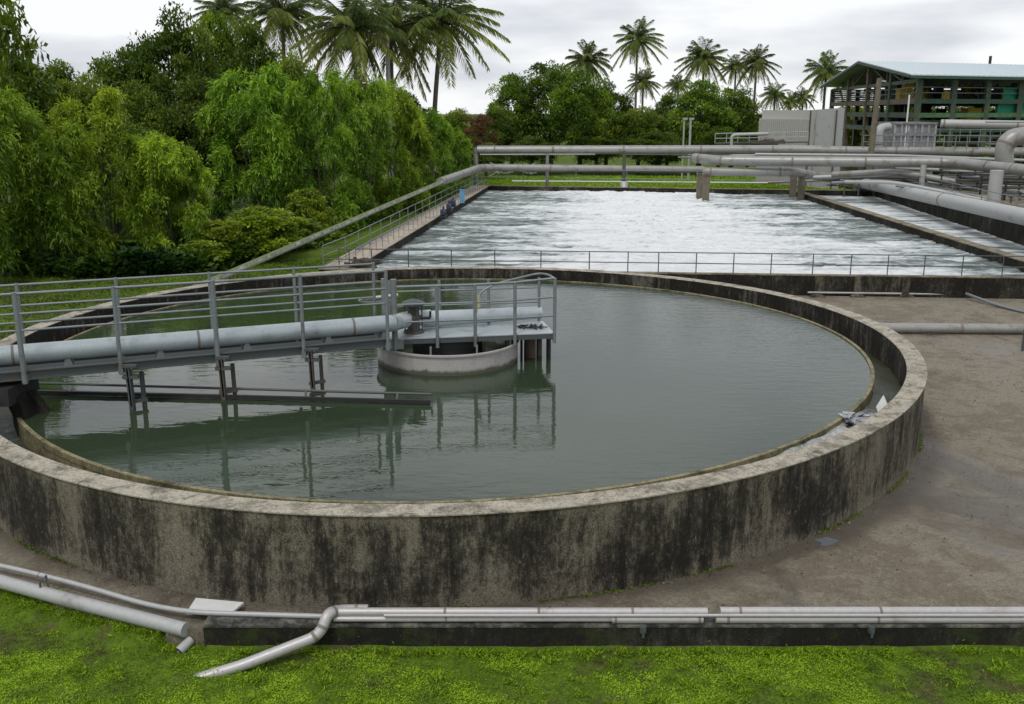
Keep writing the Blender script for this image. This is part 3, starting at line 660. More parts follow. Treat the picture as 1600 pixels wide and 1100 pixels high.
# ------------------------------------------------------------------ pipes
def pipe(name,label,pts,r,mat,fil=0,fl=(),cat='pipe',n=18,group=None,frm='galvd'):
    pts=[Vector(p) for p in pts]; pp=fillet(pts,fil) if fil else pts
    frm=mat
    if not fl: return tag(MB().tube(pp,r,n).build(name,M[mat]),label,cat,group)
    t=thing(name,label,cat,tuple(pts[0]),group); MB().tube(pp,r,n).build('pipe_body',M[mat],t)
    L=[0]
    for a,b in zip(pp,pp[1:]): L.append(L[-1]+(b-a).length)
    for s in fl:
        s*=L[-1]; i=max(0,min(len(pp)-2,sum(1 for l in L if l<=s)-1)); d=(pp[i+1]-pp[i]).normalized(); c=pp[i]+d*(s-L[i])
        MB().tube([c-d*min(.09,r*.3),c+d*min(.09,r*.3)],r*1.045,n).build('joint_band',M['seam'],t)
    return t
def column(name,label,p,ztop,w,mat,cat='column',z0=0,group=None,round_=False):
    p=Vector(p); mb=MB()
    if round_: mb.tube([(p.x,p.y,z0),(p.x,p.y,ztop)],w/2,12)
    else:
        mb.box((p.x-w/2,p.y-w/2,z0),(p.x+w/2,p.y+w/2,ztop)); mb.box((p.x-w*.62,p.y-w*.62,ztop-.12),(p.x+w*.62,p.y+w*.62,ztop))
    return tag(mb.build(name,M[mat]),label,cat,group)
# left pipe along the walkway
lp0,lp1=at(320,444,.8),aty(690,284,84)
pipe('mossy_pipe','thin mossy pipe running beside the left basin walkway up to a thicker grey pipe',[at(180,500,.5),lp0,lp1],.17,'mosspipe',fl=(.12,.3,.48,.66,.84))
pipe('upper_corner_pipe','thick grey pipe turning the far left corner and running behind the basin',[aty(688,284,84),aty(752,261.5,103.5),aty(1100,265,104)],.37,'pipe',1.6,(.02,.2,.3,.45,.62,.8))
pipe('high_pipe','highest long grey pipe crossing behind the basin',[aty(746,234.5,106),aty(1240,233.5,104),aty(1345,236,103),aty(1700,238,100)],.46,'pipe',2,(.03,.13,.25,.38,.5,.62,.7,.82))
column('pipe_post','grey post under the left end of the highest pipe',aty(744,280,106),aty(744,231,106).z,.5,'pipe',round_=True)
column('pipe_post','thin grey post between the two long pipes, left of the outlet',aty(855,280,105),aty(855,240,105).z,.36,'pipe',round_=True)
pipe('thin_conduit','thin pale conduit under the left part of the highest pipe',[aty(750,241.5,105),aty(930,241,105)],.07,'pipew')
pipe('thin_conduit','thin pale conduit under the highest pipe above the lawn',[aty(978,241,105),aty(1075,241,105)],.07,'pipew')
pipe('lawn_pipe','thin white pipe lying along the lawn beyond the basin',[aty(800,283,110),aty(1230,286,108)],.09,'white')
pipe('rack_pipe','thick upper grey pipe on the concrete trestles, bending towards the right edge',[aty(1086,247,96),aty(1120,251,93),aty(1490,254,88),aty(1760,283,66)],.46,'pipe',1.2,(.02,.08,.22,.36,.5,.64,.72,.86))
pipe('rack_pipe','lower grey pipe on the concrete trestles, bending at the divider wall',[aty(1098,268,93),aty(1243,269,92),aty(1275,275,96),aty(1330,280,104)],.4,'pipe',1,(.03,.3,.55,.66))
for i,(px,py,pyb,Y,l) in enumerate(((1094,266,312,94.2,'rear left concrete trestle leg standing in the foam'),(1104,268,319,91.6,'front left concrete trestle leg standing in the foam'),(1240,268,305,96,'rear concrete trestle leg at the divider wall'),(1253,268,310,93.2,'front concrete trestle leg at the divider wall'))):
    q=aty(px,280,Y); column('trestle_leg',l,q,aty(px,py+4,Y).z,.55,'brown',group='trestle legs in the basin')
pipe('channel_pipe','pale grey pipe with a down-turned elbow lying above the narrow side channel',[aty(1341,303,99),aty(1341,287,99),aty(1352,287,97),aty(1760,372,46)],.5,'pipew',1.3,(.12,.5))
column('steel_post','pale grey round post holding the bending thick pipe near the right edge',aty(1552,318,73),aty(1552,266,73).z,.95,'pipew',round_=True,z0=1.93)
column('steel_post','slim grey post below the thick pipe left of the pale one',aty(1439,300,88),aty(1439,258,88).z,.5,'pipew',round_=True)
# many service pipes fanning out to the right
rs=random.Random(11)
SPL=['thickest bent service pipe just below the trestle pipe', 'bent pale service pipe second below the trestle pipe', 'thin pale line just above the trestle pipe', 'straight pale service pipe under the bend of the trestle pipe', 'bent thin pipe close above the channel rail', 'lowest pale bent pipe above the side channel', 'grey pipe passing directly beneath the bend of the trestle pipe', 'pale pipe running to the top of the round pale post', 'grey pipe from the divider wall towards the brackets', 'thin pale conduit left of the clad tank base', 'faint thin conduit on the ground before the far trees', 'pale pipe passing behind the foot of the pale post', 'lowest thin pipe near the edge brackets', 'grey pipe in front of the building base', 'thin pale pipe high before the building base', 'dull pipe beside the panelled tank base']
defs=[(1300,273,1400,268,1600,301,.3,'pipe',90),(1250,278,1420,272,1600,307,.2,'pipew',92),(1180,241,1400,243,1600,250,.14,'pipew',99),(1290,282,1400,277,1600,290,.16,'pipew',98),
      (1300,286,1380,282,1600,318,.15,'galv',84),(1320,284,1400,285,1600,324,.14,'pipew',82),(1400,263,1480,266,1600,278,.2,'pipe',100),(1380,272,1480,277,1600,297,.13,'pipew',96),
      (1200,285,1300,281,1480,283,.13,'pipe',102),(1050,241,1150,243,1300,242,.13,'pipew',104),(1060,246,1140,246,1300,244,.1,'galv',108),(1450,285,1520,297,1600,312,.12,'pipew',86),(1400,290,1500,303,1600,326,.12,'galv',80),
      (1500,222,1550,222,1600,222,.22,'pipe',120),(1400,213,1500,214,1600,216,.12,'pipew',118),(1380,224,1480,224,1600,226,.14,'pipe',116)]
for i,(x0,y0,x1,y1,x2,y2,r,m_,Y) in enumerate(defs):
    pipe('service_pipe',SPL[i],[aty(x0,y0,Y+3),aty(x1,y1,Y),aty(x2+40,y2+(y2-y1)*.25,Y-(8 if y2-y1>14 else 1))],r,m_,1.5,n=10,group='service pipes fanning out to the right')
lp2=random.Random(77)
for i in range(15):
    y0=266+i*1.6+lp2.uniform(-1,1); yb=272+i*4.6+lp2.uniform(-2,2); Yn=79+lp2.uniform(-2,3); xs_=1290+lp2.uniform(0,50)
    pipe('conduit','thin conduit in the tight bundle crossing the concrete platform at the right',[aty(xs_,y0+6,101),aty(1420,y0+8+i*.6,92),aty(1640,yb,Yn)],lp2.choice((.05,.07,.1)),lp2.choice(('pipew','galv','galvd','rust')),1.5,n=8,group='thin conduits crossing the platform')
for i in range(9):
    q=Vector((36.5-.55*i+5.2,92-5.2*i,1.93)); t=thing('pipe_rack','low dark rack carrying the conduits over the right platform','rack',tuple(q),'low racks on the right platform')
    for s_ in (-1.6,1.6): MB().beam(q+Vector((s_,0,0)),q+Vector((s_,0,1.5)),.14,.14).build('leg',M['dark'],t)
    for z in (.5,1.,1.5): MB().beam(q+Vector((-1.8,0,z)),q+Vector((1.8,0,z)),.12,.12).build('crossbar',M['galvd'],t)
# ladder-like racks carrying them
for i,(px,pt,pb,Y) in enumerate(((1330,270,300,97),(1480,272,312,86),(1510,285,320,84),(1575,300,345,76),(1590,305,345,74))):
    q=aty(px,pb,Y); zt=aty(px,pt,Y).z
    t=thing('pipe_bracket','dark steel bracket under the service pipes, %s'%['far left one','by the slim post','just left of the pale post','right of the pale post','at the right edge'][i],'bracket',(q.x,q.y,0),'brackets under the service pipes')
    for s in (-.7,.7): MB().beam((q.x+s,q.y,0),(q.x+s,q.y,zt),.12,.12).build('leg',M['galvd'],t)
    for z in (zt-.1,zt-.9): MB().beam((q.x-.9,q.y,z),(q.x+.9,q.y,z),.12,.14).build('crossbar',M['galvd'],t)
# low slab wall beyond the channel, right
tag(MB().prism([(31.63,44.4),(70,44.4),(70,98),(37.42,98)],-.1,1.93).build('pump_platform',M['basintop']),'low concrete platform under the service pipes right of the channel','platform')
rw=[aty(px,py,Y) for px,py,Y in ((1360,296,97),(1400,300,92),(1440,307,86),(1490,317,80),(1540,328,74),(1600,340,67))]
rw=[Vector((31.9+5.8*i/8.,46+53.*i/8.,1.93)) for i in range(9)]
railing('channel_railing','railing between the side channel and the service pipes','railing',rw,1.1,(1.,.5),.035,.03)

# ------------------------------------------------------------------ concrete apron things
pipe('apron_pipe','straight grey pipe lying across the wet concrete right of the tank',[at(1330,512,.22),at(1760,515,.22)],.2,'pipe',fl=(.4,.75))
qp=at(1598,548,0); column('stub_post','thin upright post at the right edge under the apron pipe',qp,1.1,.12,'galvd',round_=True)
ct=thing('base_conduit','thin pale conduit on four concrete feet along the foot of the near basin wall','conduit',tuple(at(1262,462,0)))
MB().tube([at(1262,457,.16),at(1740,463,.12)],.05,8).build('tube',M['pipew'],ct)
for i,px in enumerate((1274,1336,1412,1512)):
    q=at(px,462,.0)
    MB().hexa([q+Vector((-.4,-.5,0)),q+Vector((.4,-.5,0)),q+Vector((.3,.3,0)),q+Vector((-.3,.3,0))],[q+Vector((-.2,-.3,.13)),q+Vector((.2,-.3,.13)),q+Vector((.15,.2,.17)),q+Vector((-.15,.2,.17))]).build('foot',M['pilaster'],ct)
pipe('grey_hose','grey hose sloping from the basin wall across the concrete to the right edge',[at(1510,459,.25),at(1560,478,.08),at(1620,492,.06),at(1700,510,.06)],.07,'galv',1)
pq=at(1291,846,.006)
pu=[(pq.x+(.22+.05*math.sin(3*t+1)+.03*math.sin(5*t))*math.cos(t),pq.y+(.19+.05*math.sin(2*t))*math.sin(t),.006) for t in [2*math.pi*i/28 for i in range(28)]]
pum=NM('puddle'); pum.col((.12,.14,.16)).rough(.04)
tag(MB().add(pu,[tuple(range(28))]).build('puddle',pum.m),kind='structure')

# ------------------------------------------------------------------ kerb and its pipes
KY=14.95
kb=thing('kerb_wall','low dark mossy concrete wall between the lawn and the apron','wall',(-5.25,KY,-.6))
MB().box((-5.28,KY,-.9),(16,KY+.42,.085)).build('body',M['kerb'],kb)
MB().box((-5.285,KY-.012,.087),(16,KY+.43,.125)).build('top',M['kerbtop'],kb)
zk=.125
def yk(px,py,z): return at(px,py,z)
def kp(name,label,x0,x1,py,r,mat,fl=(),z=None):
    a=at(x0,py,zk+r if z is None else z); b=at(x1,py,zk+r if z is None else z); pipe(name,label,[a,b],r,mat,0,fl,n=20)
kp('rear_kerb_pipe','shiny grey pipe along the back of the dark low wall, left of the gap',520,1105,956,.075,'steel',(.3,.55,.8),.3)
kp('rear_kerb_pipe','shiny grey pipe along the back of the dark low wall, right of the gap',1125,1750,955,.075,'steel',(.05,.4),.3)
kp('front_kerb_pipe','slim shiny pipe along the front of the dark low wall, left of the thick joint',522,960,967,.05,'steel',(.4,),.2)
kp('front_kerb_pipe','thicker grey joint pipe in the middle of the front pipe row',956,1098,967,.078,'steel',(.04,.96),.2)
kp('front_kerb_pipe','thick shiny front-row pipe right of the gap on the low wall',1118,1750,967,.075,'steel',(.03,.4,.8),.2)
kp('middle_kerb_pipe','thin pipe wedged between the two rows on the low wall',600,1600,961.5,.028,'steel',(),.3)
for i,px in enumerate((1003,1357)):
    q=at(px,975,.1); tag(MB().box((q.x-.05,KY-.09,.02),(q.x+.05,KY-.013,.13)).box((q.x-.02,KY-.12,-.05),(q.x+.02,KY-.092,.08)).build('pipe_clip',M['galvd']),['small metal clip holding the pipes under the thick joint','small metal clip holding the pipes on the right half of the low wall'][i],'clip','clips on the low wall')
dp=[at(575,953,.27),at(532,953,.27),aty(512,958,14.93),aty(503,984,14.80),aty(490,996,14.74),at(380,1039,-.27),at(298,1064,-.47)]
pipe('drain_pipe','grey pipe bending down from the low wall and running out across the lawn',dp,.095,'steel',.16,(.06,.2,.3,.36))
pipe('thin_curved_pipe','thin pale pipe curving from the left edge to the low wall',[at(-160,852,.25),at(0,883,.22),at(120,912,.2),at(230,945,.16),at(300,957,.17),at(505,963,.17)],.045,'pipew',1.2,(.38,))
pipe('fat_left_pipe','fat pale grey pipe lying in the grass on the left, ending at the low wall',[at(-160,868,.14),at(0,908,.1),at(100,936,.07),at(290,984,.0)],.125,'pipew',1.)
pq=at(66,906,.3); tag(MB().tube([(pq.x,pq.y-.1,-.05),(pq.x,pq.y-.1,.3),(pq.x+.05,pq.y+.05,.36),(pq.x+.1,pq.y+.05,-.05)],.02,8).build('pipe_hook',M['galvd']),'small bent hook over the thin curved pipe at the left','hook')
sq=at(289,1008,-.25); 
st=MB(); st.tube([sq+Vector((-.07,-.11,-.06)),sq+Vector((.06,.12,.03))],.085,18,cap=False).tube([sq+Vector((-.069,-.108,-.059)),sq+Vector((.06,.12,.03))],.07,18,cap=False)
tag(st.build('pipe_stub',M['pipew']),'short open pipe stub lying in the moss by the corner of the low wall','pipe')
tp=[at(x,y,.15) for x,y in ((306,934),(381,941),(362,957),(291,957))]
tag(MB().hexa([p-Vector((0,0,.04)) for p in reversed(tp)],[p for p in reversed(tp)]).build('white_slab',M['white']),'flat white panel lying behind the left end of the low wall','panel')

# ------------------------------------------------------------------ open sided building
Zf=lambda px,py,Yv:aty(px,py,Yv).z
bA,bB=Vector((44.6,110,0)),Vector((50.5,158,0)); bdv=Vector((20,8,0)).normalized(); LB=46
bh=thing('open_pavilion','big open-sided green steel building with a pale metal gable roof','building',tuple(bA))
ze=Zf(1410,117,110); zr=Zf(1350,97,136)
def gp(s,l,z): p=bA.lerp(bB,s)+bdv*l; return Vector((p.x,p.y,z))
ov=1.6; gw=(bB-bA).normalized()
def rp_(s,l,z): return gp(s,l,z)
th=Vector((0,0,.12))
ea,eb=gp(0,-2,ze)-gw*ov,gp(0,LB,ze)-gw*ov; ra,rb2=gp(.5,-2,zr),gp(.5,LB,zr); fa,fb=gp(1,-2,ze)+gw*2,gp(1,LB,ze)+gw*2
for nm,(a,b,c,d) in (('roof',(ea,eb,rb2,ra)),('roof',(ra,rb2,fb,fa))):
    o=MB().hexa([a-th,b-th,c-th,d-th],[a,b,c,d]).build(nm,M['roof'],bh)
    cm=MB()
    for i in range(60):
        t=i/59; p,q=a.lerp(b,t),d.lerp(c,t); cm.beam(p+Vector((0,0,.03)),q+Vector((0,0,.03)),.1,.06)
    cm.build('roof_rib',M['roof'],o)
for a,b in ((ea,ra),(ra,fa)): MB().beam(a-Vector((0,0,.22)),b-Vector((0,0,.22)),.2,.28).build('barge_board',M['dgreen'],bh)
MB().beam(ea-Vector((0,0,.3)),eb-Vector((0,0,.3)),.2,.25).build('eave_beam',M['green'],bh)
for l in (0,5,10,15,20,25,30,35,40):
    for s in (0,.25,.5,.75,1):
        zz=ze+(zr-ze)*(1-abs(s-.5)*2)-.5
        if s in (0,1) or l in (0,40) or True:
            p=gp(s,l,0); MB().box((p.x-.28,p.y-.28,0),(p.x+.28,p.y+.28,zz if (s in(0,1) or l==0) else ze-.3)).build('column',M['greend'] if s<.3 else M['brown'],bh)
lv=[Zf(1420,158,110),Zf(1420,180,110),Zf(1420,205,110),3.2]
for i,z in enumerate(lv):
    for s in (0,.5,1):
        MB().beam(gp(s,-.3,z),gp(s,LB,z),.3,.5 if i<2 else .35).build('floor_beam',M['green'] if i!=1 else M['lgreen'],bh)
    MB().beam(gp(0,0,z),gp(1,0,z),.3,.6).build('gable_beam',M['brown'] if i==0 else M['greend'],bh)
for i,z in ((0,lv[0]),(2,lv[2])):
    MB().hexa([gp(0.01,.3,z-.1),gp(.01,LB,z-.1),gp(.99,LB,z-.1),gp(.99,.3,z-.1)],[gp(.01,.3,z),gp(.01,LB,z),gp(.99,LB,z),gp(.99,.3,z)]).build('floor',M['brown'],bh)
MB().beam(gp(0,0,ze-.6),gp(1,0,ze-.6),.25,.4).build('truss_tie',M['greend'],bh)
for s in (.15,.3,.5,.7,.85): MB().beam(gp(s,0,ze-.4),gp(s,0,ze+(zr-ze)*(1-abs(s-.5)*2)-.4),.22,.22).build('truss_post',M['brown'],bh)
for a,b in ((.15,.3),(.3,.5),(.85,.7),(.7,.5)): MB().beam(gp(a,0,ze-.4),gp(b,0,ze+(zr-ze)*(1-abs(b-.5)*2)-.5),.16,.16).build('truss_brace',M['greend'],bh)
for i in range(7):
    z=lv[0]+.5+i*(ze-lv[0]-.8)/7.
    MB().beam(gp(1,0,z),gp(1,LB,z),.1,.22).build('louvre_rail',M['dark'],bh)
    MB().beam(gp(.55,0,z+.2),gp(.55,LB,z+.2),.1,.14).build('louvre_rail',M['dark'],bh)
for z in (lv[0]+.9,lv[0]+1.5):
    MB().tube([gp(0,0,z),gp(0,LB,z)],.05,6).build('guard_rail',M['galv'],bh); MB().tube([gp(0,0,z),gp(1,0,z)],.05,6).build('guard_rail',M['galv'],bh)
for k_ in range(0,40,2): MB().tube([gp(k_/40,-.05,lv[0]+.3),gp(k_/40,-.05,lv[0]+1.5)],.04,6).build('guard_post',M['galv'],bh)
MB().beam(gp(.01,12,lv[0]-1.),gp(.01,22,lv[0]-1.),.08,1.9).build('green_net',M['net'],bh)
MB().beam(gp(.01,12.6,lv[0]+.8),gp(.01,22,lv[0]+.8),.08,1.3).build('green_net',M['net'],bh)
MB().beam(gp(.05,0,lv[1]-.9),gp(.05,46,lv[1]-.9),.1,.7).build('side_panel',M['lgreen'],bh)
# machines stored inside
rk=random.Random(21)
for i in range(60):
    l=rk.uniform(1,44); s=rk.uniform(.15,.9); w=rk.uniform(.5,1.6); h=rk.uniform(.8,2.6); z=lv[0] if i%2 else lv[2]
    p=gp(s,l,z); m_=M['dark'] if i%5 else (M['yellow'] if i%2 else M['dblue'])
    mb=MB().box((p.x-w,p.y-.6,z+.01),(p.x+w,p.y+.6,z+h*.6)); mb.box((p.x-w*.5,p.y-.5,z+h*.6),(p.x+w*.3,p.y+.5,z+h)); mb.tube([(p.x+w*.6,p.y,z+h*.6),(p.x+w*.6,p.y,z+h*1.1)],.15,8)
    mb.build('machine',m_,bh)
p=gp(.08,10.2,lv[0]-2.2); MB().box((p.x-1.3,p.y-1,p.z),(p.x+1.1,p.y+1,p.z+1.5)).build('yellow_tank',M['yellow'],bh)
for i in range(34):
    l=rk.uniform(.5,22); s_=rk.uniform(.04,.5); p=gp(s_,l,lv[0]+.1); h=rk.uniform(.5,1.7); w=rk.uniform(.15,.6)
    mb=MB().box((p.x-w,p.y-.3,p.z),(p.x+w,p.y+.3,p.z+h)); mb.box((p.x-w*.6,p.y-.2,p.z+h),(p.x+w*.1,p.y+.2,p.z+h*1.25)); mb.build('stored_goods',[M['dark'],M['rust'],M['dblue'],M['pipew'],M['yellow'],M['dark']][i%6],bh)
MB().tube([gp(.5,21,zr),gp(.5,21,zr+1.1)],.2,8).build('roof_vent',M['dark'],bh)
# trees seen through it handled below
# pale clad tank
qa,qb=aty(1184,240,122),aty(1312,240,112)
wt=thing('clad_tank','big pale grey ribbed tank with a slanted right edge left of the building','tank',(qa.x,qa.y,0))
a,b=Vector((qa.x,qa.y,0)),Vector((qb.x,qb.y,0)); d=(b-a).normalized(); nn=Vector((-d.y,d.x,0))
zt=Zf(1184,172,122); zt2=Zf(1312,168,112); nn=Vector((b.x,b.y,0)).normalized()
def box4(a,b,dep,z0,z1,z1b=None,name='x',mat=None,par=None,ins=0):
    z1b=z1b or z1
    return MB().hexa([a+Vector((0,0,z0)),b+Vector((0,0,z0)),b+nn*dep+Vector((0,0,z0)),a+nn*dep+Vector((0,0,z0))],[a+Vector((0,0,z1)),b+Vector((0,0,z1b)),b+nn*dep+Vector((0,0,z1b)),a+nn*dep+Vector((0,0,z1))]).build(name,mat,par)
L=(b-a).length
box4(a,a+d*L*.62,9,0,zt-1.,None,'ribbed_side',M['panel'],wt)
box4(a+d*L*.02+nn*.8,a+d*L*.62,8,zt-1.+.002,zt,None,'sloped_top',M['panel'],wt)
box4(a+d*L*.62-nn*.25,b+d*.2-nn*.25,9,0,zt-.02,zt2,'plain_side',M['pipew'],wt)
cm=MB()
for i in range(26):
    p=a+d*L*.61*i/25; cm.beam(p-nn*.06+Vector((0,0,.1)),p-nn*.06+Vector((0,0,zt-1.05)),.14,.12)
cm.build('rib',M['panel'],wt)
for s,m_ in ((.63,'rust'),(.69,'walk'),(.9,'panel'),(.93,'rust')):
    p=a+d*L*s-nn*.32; MB().beam(p,p+Vector((0,0,zt)),.14,.12).build('corner_strip',M[m_],wt)
# small roof deck things in front of it
dk=thing('tank_gangway','grey gangway with railing and pipes in front of the clad tank','gangway',tuple(aty(1150,232,112)))
g0,g1=aty(1117,224,113),aty(1262,222,110)
MB().beam(g0,g1,1.2,.15).build('deck',M['galvd'],dk)
MB().beam(aty(1170,231,112),aty(1215,231,111),2.4,.9).build('machinery_base',M['dark'],dk)
for i in range(9): 
    p=g0.lerp(g1,i/8); MB().tube([p,p+Vector((0,0,1.1))],.05,6).build('post',M['pipew'],dk)
for h in (1.1,.55): MB().tube([g0+Vector((0,0,h)),g1+Vector((0,0,h))],.05,6).build('rail',M['pipew'],dk)
pipe('goose_pipe','white pipe rising and bending over the gangway before the clad tank',[aty(1143,240,111),aty(1143,211,111),aty(1200,209,111)],.17,'pipew',.5)
jt=MB().beam(aty(1172,222,110.5),aty(1226,222,110.5),.5,.35)
for i in range(14):
    p=aty(rk.uniform(1178,1220),rk.uniform(218,226),110.5+rk.uniform(-.2,.2)); jt.beam(p-Vector((rk.uniform(.3,1),0,rk.uniform(0,.3))),p+Vector((rk.uniform(.3,1),0,rk.uniform(0,.2))),.15,.12)
tag(jt.build('valve_cluster',M['rust']),'jumble of dark rusty valves in front of the clad tank','valves')
# block tank
qa,qb=aty(1394,245,104),aty(1470,245,102)
tg=thing('block_tank','grey panelled square tank in front of the building','tank',(qa.x,qa.y,0))
zt=Zf(1394,191,104); dd2=(qb-qa); dd2.z=0
bm=MB().box((qa.x,qa.y,0),(qb.x,qa.y+5,zt)); bm.build('body',M['block'],tg)
for i in range(7):
    x=qa.x+(qb.x-qa.x)*i/6; MB().box((x-.1,qa.y-.12,0),(x+.1,qa.y-.003,zt-.05)).build('rib',M['blockl'],tg)
for z in (zt-.1,zt-1.2,zt-3): MB().box((qa.x-.1,qa.y-.2,z-.1),(qb.x+.1,qa.y-.125,z+.1)).build('band',M['block'],tg)
pipe('elbow_pipe','pale vertical pipe with an elbow top beside the grey panelled tank',[aty(1373,245,103),aty(1373,200,103),aty(1388,198,104)],.42,'pipew',.8,(.3,))
pipe('large_elbow','very thick grey pipe elbow rising at the right edge',[aty(1569,262,84),aty(1569,216,84),aty(1640,207,84)],.74,'pipe',2.4,(.35,))
pipe('upper_service_pipe','pale pipe with green tinge running in front of the building',[aty(1470,193,102),aty(1592,195,100),aty(1700,196,100)],.42,'pipew',0,(.02,.5,.8))
pipe('upper_service_pipe','thin pale pipe just above the large elbow at the right edge',[aty(1540,190,97),aty(1700,191,97)],.1,'pipew')
q=aty(1360,230,100); pl_=thing('utility_pole','tall grey concrete pole with a short lamp arm before the building gable','pole',(q.x,q.y,0))
MB().tube([(q.x,q.y,0),(q.x+.3,q.y,Zf(1371,122,100))],.3,12,rs=[.36,.24]).build('shaft',M['brown'],pl_); MB().beam(aty(1371,126,100),aty(1384,127,100),.15,.15).build('arm',M['pipew'],pl_)
tag(MB().tube([aty(1421,150,104).xy.to_3d(),aty(1421,148,104)],.09,8).build('thin_mast',M['white']),'thin white mast in front of the corner of the building','mast')
for i,(px) in enumerate((1067,1077)):
    q=aty(px,240,125); t=thing('steel_pole',['left one of two slim grey poles beyond the basin','right one of two slim grey poles beyond the basin'][i],'pole',(q.x,q.y,0),'two slim poles beyond the basin')
    MB().tube([(q.x,q.y,0),(q.x,q.y,Zf(px,186,125))],.11+.04*i,8).build('shaft',M['pipew'],t); MB().box((q.x-.2,q.y-.15,Zf(px,187,125)),(q.x+.4,q.y+.15,Zf(px,184,125))).build('head',M['pipew'],t)
# railings right
def rl(name,label,x0,y0,x1,y1,Y,h,n):
    a,b=aty(x0,y0,Y),aty(x1,y1,Y); railing(name,label,'railing',[a.lerp(b,i/n) for i in range(n+1)],h,(1.,.5),.05,.045,'galv')
rl('tank_railing','grey railing in front of the panelled tank',1348,232,1600,232,101,1.3,14)
rl('pipe_railing','railing above the highest pipe near the right edge',1420,222,1640,224,108,1.4,14)
# left concrete utility pole amid palms
q=aty(609,200,105); tag(MB().tube([(q.x,q.y,0),(q.x,q.y,Zf(609,40,105))],.2,10,rs=[.3,.2]).box((q.x-.5,q.y-.1,Zf(609,52,105)),(q.x+.5,q.y+.1,Zf(609,50,105))).build('concrete_pole',M['pipew']),'pale concrete pole rising between the two palms on the left','pole')
# beams/pile of debris far behind the basin
dm=MB()
for i in range(40):
    p=aty(rk.uniform(755,850),rk.uniform(258,272),114+rk.uniform(-3,3)); dv=Vector((rk.uniform(-1,1),rk.uniform(-.3,.3),rk.uniform(-.5,.5)))
    dm.beam(p-dv,p+dv,.12,.08)
tag(dm.build('branch_heap',M['pipew']),'tangle of pale dead branches on the lawn behind the far left basin corner','branches')
#FOLIAGE
# ------------------------------------------------------------------ vegetation
def unit(a): return a/np.maximum(np.linalg.norm(a,axis=-1,keepdims=True),1e-9)
def leafquads(P,D,Nn,L,Wd,tint,droop=.0,fold=.45):
    D=unit(D); S=unit(np.cross(D,Nn)); n=len(P)
    L=L[:,None]; Wd=Wd[:,None]
    V=np.empty((n,4,3)); V[:,0]=P; V[:,1]=P+D*L*fold+S*Wd*.5; V[:,2]=P+D*L+np.array([0,0,-1])*L*droop; V[:,3]=P+D*L*fold-S*Wd*.5
    return V.reshape(-1,3),np.arange(n*4).reshape(n,4),np.repeat(tint,4)
def bamboo_leaves(seed,H=12.,R=4.5,nl=44,nsp=44,nlf=16,low=.03):
    r=np.random.RandomState(seed); PP=[];DD=[];LL=[];TT=[]
    for i in range(nl):
        hf=low+(1-low)*((i+r.rand())/nl)**.9; az=r.rand()*2*math.pi
        env=math.sqrt(max(0.,1-max(0,(hf-.42)/.62)**2))*(.88+.12*min(1,hf/.3)); rad=R*env*r.uniform(.45,.86)
        c=np.array([math.cos(az)*rad,math.sin(az)*rad,hf*H*.86]); lt=r.rand(); sz=R*r.uniform(.20,.36)
        az2=az+r.randn()*.5; axis=np.array([math.cos(az2)*.8,math.sin(az2)*.8,.6])      # a bough arching outwards
        v=unit(r.randn(nsp,3)*.62+axis); Ls=sz*r.uniform(.55,1.35,nsp)
        t=np.linspace(.25,1,nlf)[None,:,None]
        P=c+r.randn(nsp,1,3)*sz*.13+v[:,None]*Ls[:,None,None]*t; P=P.copy(); P[...,2]-=Ls[:,None]*.5*t[...,0]**2.6
        tan=v[:,None]*np.ones_like(t); tan=tan.copy(); tan[...,2]-=1.0*t[...,0]**1.5
        lat=r.randn(nsp,nlf,3)*.62; lat[...,2]-=.16
        D=unit(tan)*.75+lat
        PP.append((P+r.randn(nsp,nlf,3)*sz*.06).reshape(-1,3)); DD.append(D.reshape(-1,3)); LL.append(r.uniform(.25,.48,nsp*nlf))
        tt=np.clip(-.02+.36*lt+.22*r.rand(nsp,1)+.30*t[...,0]*(.3+.7*hf)+.14*v[:,2:3]+r.randn(nsp,nlf)*.07,0,1); TT.append((tt*np.ones((nsp,nlf))).reshape(-1))  # tips lighter as new shoots; higher, upturned sprays lighter, top light painted in
    P=np.concatenate(PP);D=np.concatenate(DD);L=np.concatenate(LL);T=np.concatenate(TT)
    N_=unit(np.array([0,0,1.])+r.randn(len(P),3)*.7)
    P[:,2]=np.maximum(P[:,2],.15)
    return leafquads(P,D,N_,L,L*.24,T,.12)
